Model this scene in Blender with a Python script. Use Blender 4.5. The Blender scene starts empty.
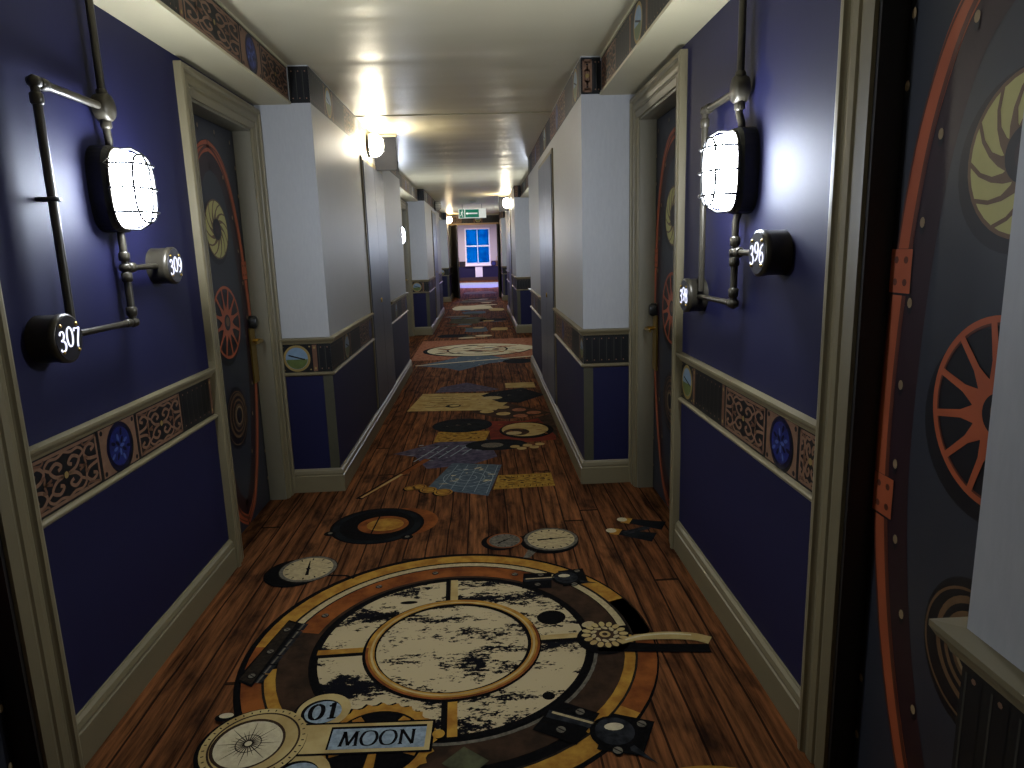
import bpy, bmesh, math, random
from mathutils import Vector, Matrix
from mathutils.geometry import tessellate_polygon
PI = math.pi
random.seed(7)
scn = bpy.context.scene
col = scn.collection

# ------------------------------------------------------------------ dimensions (metres)
XL, XR = -1.177, 0.858            # recess walls
DP = {-1: 0.300, 1: 0.293}        # how far the piers stand out
DB = {-1: 0.188, 1: 0.183}        # how far the bulkheads stand out
ZB, Z1, Z2, ZS, ZC = 0.138, 0.695, 0.915, 2.166, 2.361
CW, ZO = 0.112, 2.028             # door casing width, opening height
DOORD = 0.055                      # depth of door leaf behind the wall face
YEND, YFAR = 20.6, 31.0

# ------------------------------------------------------------------ materials
def new_mat(name):
    m = bpy.data.materials.new(name); m.use_nodes = True
    nt = m.node_tree
    return m, nt, nt.nodes['Principled BSDF']

def lin(c):
    f = lambda v: v / 12.92 if v <= 0.04045 else ((v + 0.055) / 1.055) ** 2.4
    return tuple(f(x / 255.0) for x in c) + (1.0,)

def mix_rgb(nt, a, b, fac, blend='MIX'):
    n = nt.nodes.new('ShaderNodeMix'); n.data_type = 'RGBA'; n.blend_type = blend
    for sock, v in ((n.inputs[6], a), (n.inputs[7], b), (n.inputs[0], fac)):
        if isinstance(v, (tuple, float, int)): sock.default_value = v
        else: nt.links.new(v, sock)
    return n.outputs[2]

def math_n(nt, op, a, b=None, c=None):
    n = nt.nodes.new('ShaderNodeMath'); n.operation = op
    for i, v in enumerate((a, b, c)):
        if v is None: continue
        if isinstance(v, (int, float)): n.inputs[i].default_value = v
        else: nt.links.new(v, n.inputs[i])
    return n.outputs[0]

def coord(nt, scale=(1, 1, 1), loc=(0, 0, 0)):
    t = nt.nodes.new('ShaderNodeTexCoord'); mp = nt.nodes.new('ShaderNodeMapping')
    mp.inputs['Scale'].default_value = scale; mp.inputs['Location'].default_value = loc
    nt.links.new(t.outputs['Object'], mp.inputs[0]); return mp.outputs[0]

def noise(nt, vec, scale, detail=3, rough=0.5):
    n = nt.nodes.new('ShaderNodeTexNoise')
    n.inputs['Scale'].default_value = scale; n.inputs['Detail'].default_value = detail
    n.inputs['Roughness'].default_value = rough
    nt.links.new(vec, n.inputs['Vector']); return n.outputs['Fac']

def ramp(nt, fac, stops):
    n = nt.nodes.new('ShaderNodeValToRGB'); e = n.color_ramp.elements
    while len(e) < len(stops): e.new(0.5)
    for k, (p, c) in enumerate(stops): e[k].position = p; e[k].color = c if len(c) == 4 else tuple(c) + (1,)
    nt.links.new(fac, n.inputs[0]); return n.outputs['Color']

def bump(nt, bs, h, strength=0.2, dist=0.002):
    b = nt.nodes.new('ShaderNodeBump'); b.inputs['Strength'].default_value = strength
    b.inputs['Distance'].default_value = dist
    nt.links.new(h, b.inputs['Height']); nt.links.new(b.outputs[0], bs.inputs['Normal'])

MATS = {}
def simple(name, rgb, rough=0.6, metal=0.0, var=0.12, scale=30, bmp=0.0, spec=0.5, emit=0.0):
    m, nt, bs = new_mat(name)
    c = lin(rgb); v = coord(nt)
    n = noise(nt, v, scale)
    lo = tuple(x * (1 - var) for x in c[:3]) + (1,); hi = tuple(min(1, x * (1 + var)) for x in c[:3]) + (1,)
    nt.links.new(mix_rgb(nt, lo, hi, n), bs.inputs['Base Color'])
    bs.inputs['Roughness'].default_value = rough; bs.inputs['Metallic'].default_value = metal
    bs.inputs['Specular IOR Level'].default_value = spec
    if bmp: bump(nt, bs, n, bmp)
    if emit:
        bs.inputs['Emission Color'].default_value = c; bs.inputs['Emission Strength'].default_value = emit
    MATS[name] = m; return m

simple('blue_paint', (23, 23, 55), 0.6, var=0.07, scale=14, bmp=0.03, spec=0.24)
simple('khaki_trim', (116, 106, 78), 0.42, var=0.05, scale=9)
simple('soffit_paint', (180, 170, 136), 0.5, var=0.04, scale=5)
simple('jamb_paint', (112, 106, 86), 0.45, var=0.05)
simple('white_paint', (225, 226, 228), 0.5, var=0.03)
simple('end_wall_paint', (176, 172, 172), 0.6, var=0.03)
simple('black_iron', (40, 40, 38), 0.38, 0.4, var=0.2, scale=60)
simple('aged_pipe', (60, 55, 43), 0.36, 0.45, var=0.3, scale=40)
simple('brass', (176, 146, 76), 0.3, 0.9, var=0.15)
simple('dark_wood_and_shade', (30, 26, 22), 0.5)
simple('light_wood', (168, 140, 96), 0.5)
simple('olive_strip', (62, 60, 42), 0.6, var=0.15)
simple('drum_face', (58, 56, 60), 0.35, 0.6)
simple('sign_green', (8, 120, 92), 0.4, emit=0.07)
simple('sign_white', (236, 240, 232), 0.4, emit=0.07)
simple('blade_grey', (22, 23, 28), 0.7, spec=0.1)
simple('detector_white', (220, 220, 212), 0.5)
simple('gap_black', (8, 8, 8), 0.9)
# printed inks: frieze and doors
simple('ink_black', (14, 14, 15), 0.5, spec=0.3)
simple('ink_dark', (20, 20, 18), 0.5, spec=0.3)
simple('ink_rib', (56, 54, 46), 0.5, spec=0.3)
simple('ink_tan', (122, 92, 70), 0.5, var=0.25, scale=50, spec=0.3)
simple('ink_copper', (100, 70, 50), 0.5, var=0.3, scale=30, spec=0.3)
simple('ink_brown', (60, 44, 34), 0.5, var=0.3, spec=0.3)
simple('ink_gold', (140, 118, 66), 0.5, var=0.2, spec=0.3)
simple('ink_blue', (26, 36, 96), 0.4, var=0.7, scale=55, spec=0.4)
simple('ink_slateblue', (70, 88, 140), 0.4, spec=0.3)
simple('ink_navy', (12, 14, 40), 0.4, spec=0.3)
simple('ink_sky', (112, 134, 152), 0.4, var=0.25, scale=22, spec=0.3)
simple('ink_hill', (84, 96, 50), 0.4, var=0.3, spec=0.3)
simple('mural_slate', (44, 46, 52), 0.4, var=0.28, scale=3.5, spec=0.35)
simple('mural_dark', (17, 17, 21), 0.4, var=0.3, scale=6, spec=0.35)
simple('mural_plum', (40, 22, 26), 0.4, var=0.3, scale=8, spec=0.35)
simple('mural_copper', (156, 78, 46), 0.4, var=0.28, scale=7, spec=0.35)
simple('mural_copper_dark', (84, 42, 28), 0.4, var=0.25, spec=0.35)
simple('mural_cream', (170, 162, 98), 0.4, var=0.1, spec=0.35)
simple('mural_rivet', (136, 116, 84), 0.4, var=0.2, spec=0.35)
simple('mural_bronze', (96, 72, 48), 0.4, var=0.3, spec=0.35)
# carpet dyes
DK = (0.66, 0.62, 0.54, 1)      # the pile swallows light: all dyes sit well below the paper print
def dye(name, rgb, var=0.3, scale=60, base2=None, sc=(1, 1, 1)):
    m, nt, bs = new_mat(name); v = coord(nt, sc); c = lin(rgb)
    n = noise(nt, v, scale, 4, 0.6)
    lo = lin(base2) if base2 else tuple(x * (1 - var) for x in c[:3]) + (1,)
    hi = c if base2 else tuple(min(1, x * (1 + var)) for x in c[:3]) + (1,)
    k = ramp(nt, n, [(0.38, lo), (0.62, hi)])
    p = noise(nt, coord(nt), 700, 1)
    k = mix_rgb(nt, k, (0.25, 0.25, 0.25, 1), math_n(nt, 'MULTIPLY', p, 0.25), 'MULTIPLY')
    k = mix_rgb(nt, k, DK, 1.0, 'MULTIPLY')
    nt.links.new(k, bs.inputs['Base Color']); bs.inputs['Roughness'].default_value = 1
    bs.inputs['Specular IOR Level'].default_value = 0.05
    bump(nt, bs, p, 0.3, 0.002); MATS[name] = m
dye('dye_black', (16, 15, 16)); dye('dye_dark', (44, 38, 32)); dye('dye_gold', (196, 152, 66), base2=(160, 112, 48), scale=14)
dye('dye_cream', (196, 180, 140), 0.15); dye('dye_copper', (156, 92, 46), base2=(112, 62, 34), scale=9)
dye('dye_umber', (72, 54, 42), base2=(50, 40, 32), scale=12); dye('dye_grey', (112, 108, 98))
dye('dye_pale', (214, 204, 172), 0.1); dye('dye_steel', (42, 44, 48), 0.5, 30)
dye('dye_blueprint', (104, 122, 138), base2=(72, 88, 108), scale=26, sc=(1, 3, 1))
dye('dye_lilac', (104, 98, 124), base2=(66, 66, 92), scale=20)
dye('dye_ruler', (196, 160, 74), base2=(150, 112, 42), scale=34)
dye('dye_red', (138, 58, 42), base2=(104, 44, 34), scale=8)
dye('dye_teal', (30, 34, 38), base2=(20, 22, 26), scale=14)
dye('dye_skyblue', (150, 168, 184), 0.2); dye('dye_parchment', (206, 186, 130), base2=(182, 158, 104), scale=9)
dye('dye_rose', (186, 134, 104), base2=(128, 66, 44), scale=18, sc=(1, 3, 1))
dye('dye_green', (96, 100, 74), base2=(64, 64, 50), scale=10)

def moon_mat():
    m, nt, bs = new_mat('dye_moon')
    v = coord(nt, (1.0, 2.1, 1), (0.37, 0.15, 0))
    a = noise(nt, v, 4.5, 3, 0.5); b = noise(nt, v, 24, 5, 0.72); c2 = noise(nt, v, 75, 2, 0.6)
    s = math_n(nt, 'ADD', math_n(nt, 'ADD', math_n(nt, 'MULTIPLY', a, 0.46), math_n(nt, 'MULTIPLY', b, 0.38)), math_n(nt, 'MULTIPLY', c2, 0.16))
    k = ramp(nt, s, [(0.466, lin((20, 20, 26))), (0.484, lin((206, 190, 152)))])
    p = noise(nt, coord(nt), 700, 1)
    k = mix_rgb(nt, k, (0.3, 0.3, 0.3, 1), math_n(nt, 'MULTIPLY', p, 0.3), 'MULTIPLY')
    k = mix_rgb(nt, k, DK, 1.0, 'MULTIPLY')
    nt.links.new(k, bs.inputs['Base Color']); bs.inputs['Roughness'].default_value = 1
    bs.inputs['Specular IOR Level'].default_value = 0.05; MATS['dye_moon'] = m
moon_mat()

def carpet_mat():
    m, nt, bs = new_mat('carpet_planks')
    t = nt.nodes.new('ShaderNodeTexCoord'); sx = nt.nodes.new('ShaderNodeSeparateXYZ')
    # slow wobble so that the printed boards are not ruler straight
    wob = noise(nt, coord(nt, (2.0, 0.8, 1)), 1.6, 2)
    nt.links.new(t.outputs['Object'], sx.inputs[0])
    X = math_n(nt, 'ADD', sx.outputs[0], math_n(nt, 'MULTIPLY', wob, 0.03))
    Y = sx.outputs[1]
    xs = math_n(nt, 'DIVIDE', X, 0.098)
    idx = math_n(nt, 'FLOOR', xs); fx = math_n(nt, 'FRACT', xs)
    wn = nt.nodes.new('ShaderNodeTexWhiteNoise'); wn.noise_dimensions = '1D'; nt.links.new(idx, wn.inputs['W'])
    ys = math_n(nt, 'ADD', math_n(nt, 'DIVIDE', Y, 3.4), math_n(nt, 'MULTIPLY', wn.outputs['Value'], 7.3))
    iy = math_n(nt, 'FLOOR', ys); fy = math_n(nt, 'FRACT', ys)
    wn2 = nt.nodes.new('ShaderNodeTexWhiteNoise'); wn2.noise_dimensions = '2D'
    cb = nt.nodes.new('ShaderNodeCombineXYZ'); nt.links.new(idx, cb.inputs[0]); nt.links.new(iy, cb.inputs[1])
    nt.links.new(cb.outputs[0], wn2.inputs['Vector'])
    base = ramp(nt, wn2.outputs['Value'], [(0.0, lin((104, 64, 38))), (0.5, lin((126, 80, 48))), (1.0, lin((142, 92, 56)))])
    cb2 = nt.nodes.new('ShaderNodeCombineXYZ')
    nt.links.new(math_n(nt, 'ADD', math_n(nt, 'MULTIPLY', X, 26), math_n(nt, 'MULTIPLY', wn2.outputs['Value'], 40)), cb2.inputs[0])
    nt.links.new(math_n(nt, 'MULTIPLY', Y, 1.7), cb2.inputs[1])
    gr = noise(nt, cb2.outputs[0], 1.5, 5, 0.65)
    g = ramp(nt, gr, [(0.34, (0.22, 0.19, 0.17, 1)), (0.47, (0.7, 0.7, 0.7, 1)), (0.66, (1.6, 1.5, 1.35, 1))])
    c = mix_rgb(nt, base, g, 1.0, 'MULTIPLY')
    # smoky knots
    kn = noise(nt, coord(nt, (4.2, 2.0, 1), (3, 1, 0)), 1.7, 4, 0.6)
    km = ramp(nt, kn, [(0.54, (0, 0, 0, 1)), (0.68, (1, 1, 1, 1))])
    c = mix_rgb(nt, c, lin((30, 20, 16)), math_n(nt, 'MULTIPLY', km, 0.75))
    d = math_n(nt, 'ABSOLUTE', math_n(nt, 'SUBTRACT', fx, 0.5))
    gap = math_n(nt, 'GREATER_THAN', d, 0.462)
    e = math_n(nt, 'GREATER_THAN', math_n(nt, 'ABSOLUTE', math_n(nt, 'SUBTRACT', fy, 0.5)), 0.4975)
    mk = math_n(nt, 'MULTIPLY', math_n(nt, 'MAXIMUM', gap, e), 0.85)
    c = mix_rgb(nt, c, lin((22, 14, 10)), mk)
    p = noise(nt, coord(nt), 600, 1)
    c = mix_rgb(nt, c, (0.3, 0.3, 0.3, 1), math_n(nt, 'MULTIPLY', p, 0.3), 'MULTIPLY')
    c = mix_rgb(nt, c, (0.62, 0.62, 0.60, 1), 1.0, 'MULTIPLY')
    nt.links.new(c, bs.inputs['Base Color']); bs.inputs['Roughness'].default_value = 1
    bs.inputs['Specular IOR Level'].default_value = 0.05
    bump(nt, bs, p, 0.35, 0.003); MATS['carpet_planks'] = m
carpet_mat()

def wallpaper(name, rgb):
    m, nt, bs = new_mat(name)
    a = noise(nt, coord(nt, (1, 1, 0.22)), 90, 4, 0.6); b = noise(nt, coord(nt, (1, 1, 0.4)), 9, 2)
    c = lin(rgb)
    k = ramp(nt, a, [(0.3, tuple(x * 0.94 for x in c[:3]) + (1,)), (0.7, tuple(x * 1.04 for x in c[:3]) + (1,))])
    k = mix_rgb(nt, k, tuple(x * 0.86 for x in c[:3]) + (1,), math_n(nt, 'MULTIPLY', b, 0.4))
    nt.links.new(k, bs.inputs['Base Color']); bs.inputs['Roughness'].default_value = 0.5
    bump(nt, bs, a, 0.1, 0.001); MATS[name] = m
wallpaper('pier_paper', (168, 168, 166))

def ceiling_mat():
    m, nt, bs = new_mat('ceiling_paint')
    a = noise(nt, coord(nt, (0.5, 1.2, 1)), 1.3, 2)
    nt.links.new(mix_rgb(nt, lin((190, 180, 146)), lin((204, 194, 160)), a), bs.inputs['Base Color'])
    bs.inputs['Roughness'].default_value = 0.36
    bump(nt, bs, noise(nt, coord(nt, (0.6, 2.2, 1)), 1.6, 1), 0.35, 0.03); MATS['ceiling_paint'] = m
ceiling_mat()

def steel_mat():
    m, nt, bs = new_mat('riser_steel')
    a = noise(nt, coord(nt, (1, 60, 0.4)), 3, 3)
    nt.links.new(mix_rgb(nt, lin((78, 84, 100)), lin((98, 102, 116)), a), bs.inputs['Base Color'])
    bs.inputs['Roughness'].default_value = 0.42; bs.inputs['Metallic'].default_value = 0.45; MATS['riser_steel'] = m
steel_mat()

def emit_mat(name, rgb, s):
    m, nt, bs = new_mat(name); c = lin(rgb)
    n = noise(nt, coord(nt), 18)
    nt.links.new(mix_rgb(nt, c, tuple(min(1, x * 1.02) for x in c[:3]) + (1,), n), bs.inputs['Base Color'])
    bs.inputs['Emission Color'].default_value = c; bs.inputs['Emission Strength'].default_value = s
    bs.inputs['Roughness'].default_value = 0.25; MATS[name] = m
emit_mat('lamp_glow', (228, 238, 255), 20)
emit_mat('ceiling_lamp_glow', (255, 244, 218), 17)
emit_mat('far_lamp_glow', (255, 226, 180), 16)
emit_mat('numeral_glow', (225, 228, 255), 0.16)
emit_mat('lilac_glow', (140, 120, 255), 3.0)
simple('unlit_glass', (176, 178, 176), 0.2)

def glass_mat():
    m, nt, bs = new_mat('pane_glass')
    bs.inputs['Base Color'].default_value = (0.85, 0.93, 1, 1); bs.inputs['Roughness'].default_value = 0.02
    bs.inputs['Transmission Weight'].default_value = 1.0; bs.inputs['IOR'].default_value = 1.02
    n = noise(nt, coord(nt), 4); bump(nt, bs, n, 0.02); MATS['pane_glass'] = m
glass_mat()

# ------------------------------------------------------------------ mesh builder
class MB:
    def __init__(s): s.v = []; s.f = []; s.m = []; s.sm = []; s.names = []
    def mi(s, name):
        if name not in s.names: s.names.append(name)
        return s.names.index(name)
    def add(s, vs, fs, mat, smooth=False):
        b = len(s.v); s.v += [tuple(p) for p in vs]; k = s.mi(mat)
        for f in fs: s.f.append(tuple(b + i for i in f)); s.m.append(k); s.sm.append(smooth)
    def box(s, a, b, mat, mats=None):
        x0, x1 = sorted((a[0], b[0])); y0, y1 = sorted((a[1], b[1])); z0, z1 = sorted((a[2], b[2]))
        vs = [(x0, y0, z0), (x1, y0, z0), (x1, y1, z0), (x0, y1, z0), (x0, y0, z1), (x1, y0, z1), (x1, y1, z1), (x0, y1, z1)]
        fs = {'-z': (0, 3, 2, 1), '+z': (4, 5, 6, 7), '-y': (0, 1, 5, 4), '+x': (1, 2, 6, 5), '+y': (2, 3, 7, 6), '-x': (3, 0, 4, 7)}
        for k, f in fs.items(): s.add([vs[i] for i in f], [(0, 1, 2, 3)], (mats or {}).get(k, mat))
    def tube(s, pts, r, mat, n=12, caps=True):
        pts = [Vector(p) for p in pts]; rings = []; prev = None
        for i, p in enumerate(pts):
            if i == 0: t = pts[1] - p
            elif i == len(pts) - 1: t = p - pts[i - 1]
            else: t = (pts[i + 1] - p).normalized() + (p - pts[i - 1]).normalized()
            t.normalize()
            if prev is None:
                a = Vector((0, 0, 1)) if abs(t.z) < 0.9 else Vector((1, 0, 0)); u = t.cross(a).normalized()
            else:
                u = (prev - t * prev.dot(t)).normalized()
            prev = u; w = t.cross(u); rr = r[i] if isinstance(r, (list, tuple)) else r
            rings.append([p + (u * math.cos(2 * PI * k / n) + w * math.sin(2 * PI * k / n)) * rr for k in range(n)])
        vs = [q for ring in rings for q in ring]; fs = []
        for i in range(len(pts) - 1):
            for k in range(n):
                fs.append((i * n + k, i * n + (k + 1) % n, (i + 1) * n + (k + 1) % n, (i + 1) * n + k))
        s.add(vs, fs, mat, True)
        if caps:
            s.add(rings[0], [tuple(range(n - 1, -1, -1))], mat); s.add(rings[-1], [tuple(range(n))], mat)
    def lathe(s, o, axis, prof, mat, n=28, sy=1.0):
        """prof = [(radius, along)], axis 'x','y','z'; sy stretches the 2nd cross axis"""
        o = Vector(o)
        def P(r, h, a):
            c, d = r * math.cos(a), r * math.sin(a) * sy
            return o + Vector({'x': (h, c, d), '-x': (-h, -c, d), 'y': (c, h, d), 'z': (c, d, h), '-z': (c, -d, -h), '-y': (-c, -h, d)}[axis])
        vs = [P(r, h, 2 * PI * k / n) for r, h in prof for k in range(n)]; fs = []
        for i in range(len(prof) - 1):
            for k in range(n): fs.append((i * n + k, i * n + (k + 1) % n, (i + 1) * n + (k + 1) % n, (i + 1) * n + k))
        s.add(vs, fs, mat, True)
        if prof[-1][0] > 1e-6: s.add([P(prof[-1][0], prof[-1][1], 2 * PI * k / n) for k in range(n)], [tuple(range(n))], mat)
        if prof[0][0] > 1e-6: s.add([P(prof[0][0], prof[0][1], 2 * PI * k / n) for k in range(n)], [tuple(range(n - 1, -1, -1))], mat)
    def build(s, name, parent=None, loc=(0, 0, 0)):
        me = bpy.data.meshes.new(name); me.from_pydata(s.v, [], s.f)
        for n in s.names: me.materials.append(MATS[n])
        me.polygons.foreach_set('material_index', s.m); me.polygons.foreach_set('use_smooth', s.sm)
        me.update()
        o = bpy.data.objects.new(name, me); col.objects.link(o); o.location = loc
        if parent: o.parent = parent
        return o

class D:
    """flat printed shapes on a surface: frame origin o, axes u, v; each layer 0.4 mm proud of the last"""
    def __init__(s, mb, o, u, v, step=0.0004):
        s.mb = mb; s.o = Vector(o); s.u = Vector(u); s.v = Vector(v); s.n = s.u.cross(s.v).normalized(); s.step = step; s.clip = None
    def P(s, a, b, L): return s.o + s.u * a + s.v * b + s.n * (s.step * L)
    def quad(s, pts, mat, L):
        if s.clip:
            lo, hi = s.clip
            pts = [(min(max(p[0], lo), hi), p[1]) for p in pts]
        s.mb.add([s.P(a, b, L) for a, b in pts], [tuple(range(len(pts)))], mat)
    def rect(s, a0, b0, a1, b1, mat, L): s.quad([(a0, b0), (a1, b0), (a1, b1), (a0, b1)], mat, L)
    def poly(s, pts, mat, L):
        tri = tessellate_polygon([[Vector((a, b, 0)) for a, b in pts]])
        vs = [s.P(a, b, L) for a, b in pts]; fs = []
        for t in tri:
            (x0, y0), (x1, y1), (x2, y2) = (pts[i] for i in t)
            fs.append(tuple(t) if (x1 - x0) * (y2 - y0) - (x2 - x0) * (y1 - y0) > 0 else tuple(reversed(t)))
        s.mb.add(vs, fs, mat)
    def ell(s, a, b, ra, rb, mat, L, n=36, rot=0.0):
        c, d = math.cos(rot), math.sin(rot); pts = []
        for k in range(n):
            t = 2 * PI * k / n; x, y = ra * math.cos(t), rb * math.sin(t)
            pts.append((a + x * c - y * d, b + x * d + y * c))
        s.quad(pts, mat, L)
    def disc(s, a, b, r, mat, L, n=36): s.ell(a, b, r, r, mat, L, n)
    def ring(s, a, b, r0, r1, mat, L, t0=0.0, t1=2 * PI, n=64):
        n = max(3, int(n * abs(t1 - t0) / (2 * PI)))
        for k in range(n):
            p, q = t0 + (t1 - t0) * k / n, t0 + (t1 - t0) * (k + 1) / n
            s.quad([(a + r0 * math.cos(p), b + r0 * math.sin(p)), (a + r1 * math.cos(p), b + r1 * math.sin(p)),
                    (a + r1 * math.cos(q), b + r1 * math.sin(q)), (a + r0 * math.cos(q), b + r0 * math.sin(q))], mat, L)
    def stroke(s, pts, w, mat, L, nib=None):
        """ribbon along pts; w number or list; nib=(angle, thin ratio) gives pen contrast"""
        n = len(pts); L_, R_ = [], []
        for i in range(n):
            p0 = pts[max(0, i - 1)]; p1 = pts[min(n - 1, i + 1)]
            dx, dy = p1[0] - p0[0], p1[1] - p0[1]; l = math.hypot(dx, dy) or 1; dx /= l; dy /= l
            ww = (w[i] if isinstance(w, (list, tuple)) else w) / 2
            if nib:
                k = abs(math.sin(math.atan2(dy, dx) - nib[0])); ww *= nib[1] + (1 - nib[1]) * k
            L_.append((pts[i][0] - dy * ww, pts[i][1] + dx * ww)); R_.append((pts[i][0] + dy * ww, pts[i][1] - dx * ww))
        for i in range(n - 1): s.quad([R_[i], R_[i + 1], L_[i + 1], L_[i]], mat, L)

def spline(pts, per=6):
    out = []; n = len(pts)
    for i in range(n - 1):
        p0, p1, p2, p3 = pts[max(i - 1, 0)], pts[i], pts[i + 1], pts[min(i + 2, n - 1)]
        for k in range(per):
            t = k / per
            out.append(tuple(0.5 * ((2 * p1[j]) + (-p0[j] + p2[j]) * t + (2 * p0[j] - 5 * p1[j] + 4 * p2[j] - p3[j]) * t * t +
                                    (-p0[j] + 3 * p1[j] - 3 * p2[j] + p3[j]) * t ** 3) for j in range(2)))
    out.append(tuple(pts[-1])); return out

def tag(o, label=None, cat=None, group=None, kind=None):
    if label: o['label'] = label
    if cat: o['category'] = cat
    if group: o['group'] = group
    if kind: o['kind'] = kind
    return o
def empty(name, loc=(0, 0, 0), rz=0.0):
    o = bpy.data.objects.new(name, None); col.objects.link(o); o.location = loc; o.rotation_euler = (0, 0, rz); o.empty_display_size = 0.1; return o
def struct(o): o['kind'] = 'structure'; return o
TRIM = [0]
def trim(mb):
    TRIM[0] += 1; return struct(mb.build('trim_%d' % TRIM[0]))

# glyphs, unit height; drawn with a pen for serif contrast
GL = {
 '0': (0.62, [[(0.31, 1.0), (0.12, 0.85), (0.05, 0.5), (0.12, 0.15), (0.31, 0.0), (0.5, 0.15), (0.57, 0.5), (0.5, 0.85), (0.31, 1.0)]]),
 '1': (0.42, [[(0.06, 0.82), (0.2, 0.9), (0.24, 1.0), (0.24, 0.5), (0.24, 0.0)], [(0.06, 0.02), (0.42, 0.02)]]),
 '3': (0.60, [[(0.08, 0.82), (0.18, 0.97), (0.36, 0.98), (0.46, 0.82), (0.38, 0.62), (0.22, 0.54), (0.42, 0.48), (0.54, 0.28), (0.44, 0.06), (0.22, 0.0), (0.06, 0.12)]]),
 '6': (0.62, [[(0.52, 0.96), (0.3, 0.86), (0.12, 0.6), (0.07, 0.3), (0.16, 0.06), (0.34, 0.0), (0.52, 0.12), (0.55, 0.34), (0.42, 0.54), (0.24, 0.52), (0.1, 0.38)]]),
 '7': (0.58, [[(0.06, 0.82), (0.08, 0.96), (0.3, 0.95), (0.54, 0.98)], [(0.54, 0.98), (0.4, 0.6), (0.3, 0.3), (0.26, 0.0)]]),
 '8': (0.60, [[(0.3, 0.54), (0.1, 0.68), (0.12, 0.92), (0.3, 1.0), (0.48, 0.92), (0.5, 0.7), (0.3, 0.54), (0.1, 0.38), (0.07, 0.12), (0.3, 0.0), (0.53, 0.12), (0.5, 0.38), (0.3, 0.54)]]),
 '9': (0.62, [[(0.12, 0.02), (0.34, 0.14), (0.5, 0.4), (0.55, 0.7), (0.46, 0.94), (0.28, 1.0), (0.1, 0.88), (0.07, 0.66), (0.2, 0.46), (0.38, 0.48), (0.52, 0.62)]]),
 'M': (1.0, [[(0.1, 0.0), (0.16, 0.5), (0.2, 1.0)], [(0.2, 1.0), (0.36, 0.5), (0.5, 0.05)], [(0.5, 0.05), (0.66, 0.5), (0.82, 1.0)], [(0.82, 1.0), (0.86, 0.5), (0.9, 0.0)],
             [(0.0, 0.02), (0.22, 0.02)], [(0.76, 0.02), (1.0, 0.02)], [(0.08, 0.98), (0.24, 0.98)], [(0.78, 0.98), (0.96, 0.98)]]),
 'O': (0.95, [[(0.47, 1.0), (0.2, 0.9), (0.06, 0.5), (0.2, 0.1), (0.47, 0.0), (0.75, 0.1), (0.89, 0.5), (0.75, 0.9), (0.47, 1.0)]]),
 'N': (0.9, [[(0.14, 0.0), (0.14, 0.5), (0.14, 1.0)], [(0.14, 1.0), (0.45, 0.5), (0.76, 0.0)], [(0.76, 0.0), (0.76, 0.5), (0.76, 1.0)],
             [(0.02, 0.02), (0.26, 0.02)], [(0.64, 0.98), (0.88, 0.98)], [(0.02, 0.98), (0.2, 0.98)]]),
}
def text(d, s, a, b, h, mat, L, w=0.16, gap=0.12, rot=0.0, sx=1.0, bob=None):
    """centred on (a,b)"""
    tot = sum(GL[c][0] * sx for c in s) + gap * (len(s) - 1); x = -tot / 2
    cr, sr = math.cos(rot), math.sin(rot)
    for i, c in enumerate(s):
        wd, strokes = GL[c]
        for st in strokes:
            q = spline(st, 5) if len(st) > 3 else st
            pts = []
            for (px, py) in q:
                X = (x + px * sx) * h; Yv = (py - 0.5 + (bob[i] if bob else 0)) * h
                pts.append((a + X * cr - Yv * sr, b + X * sr + Yv * cr))
            d.stroke(pts, w * h, mat, L, nib=(0.0, 0.4))
        x += wd * sx + gap

# ------------------------------------------------------------------ frieze pattern
def fr_lattice(d, a0, a1, b0, b1):
    w, h = a1 - a0, b1 - b0; ca, cb = (a0 + a1) / 2, (b0 + b1) / 2
    d.rect(a0, b0, a1, b1, 'ink_black', 1)
    m = 0.05 * h; t = 0.055 * h
    for (p, q, r, s) in ((a0 + m, b0 + m, a1 - m, b0 + m + t), (a0 + m, b1 - m - t, a1 - m, b1 - m), (a0 + m, b0 + m, a0 + m + t, b1 - m), (a1 - m - t, b0 + m, a1 - m, b1 - m)):
        d.rect(p, q, r, s, 'ink_tan', 2)
    hw, hh = w / 2 - m - t / 2, h / 2 - m - t / 2
    for sa in (-1, 1):
        for sb in (-1, 1):
            def M(pts): return [(ca + sa * x * hw, cb + sb * y * hh) for x, y in pts]
            d.stroke(spline(M([(0.08, 0.0), (0.3, 0.12), (0.42, 0.42), (0.24, 0.62), (0.1, 0.42), (0.2, 0.3)]), 5), 0.062 * h, 'ink_tan', 3)
            d.stroke(spline(M([(0.98, 0.1), (0.7, 0.2), (0.58, 0.5), (0.74, 0.78), (0.92, 0.62), (0.8, 0.48)]), 5), 0.062 * h, 'ink_tan', 3)
            d.stroke(spline(M([(0.0, 0.95), (0.2, 0.82), (0.42, 0.86), (0.56, 0.62), (0.42, 0.42)]), 4), 0.05 * h, 'ink_tan', 4)
            d.stroke(spline(M([(0.4, 0.1), (0.6, 0.0), (0.58, 0.3), (0.68, 0.25)]), 4), 0.05 * h, 'ink_copper', 4)
            d.stroke(spline(M([(0.55, 0.98), (0.62, 0.82), (0.8, 0.88), (0.98, 0.98)]), 3), 0.04 * h, 'ink_copper', 4)
    d.disc(ca, cb, 0.06 * h, 'ink_gold', 5, 10)
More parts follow.
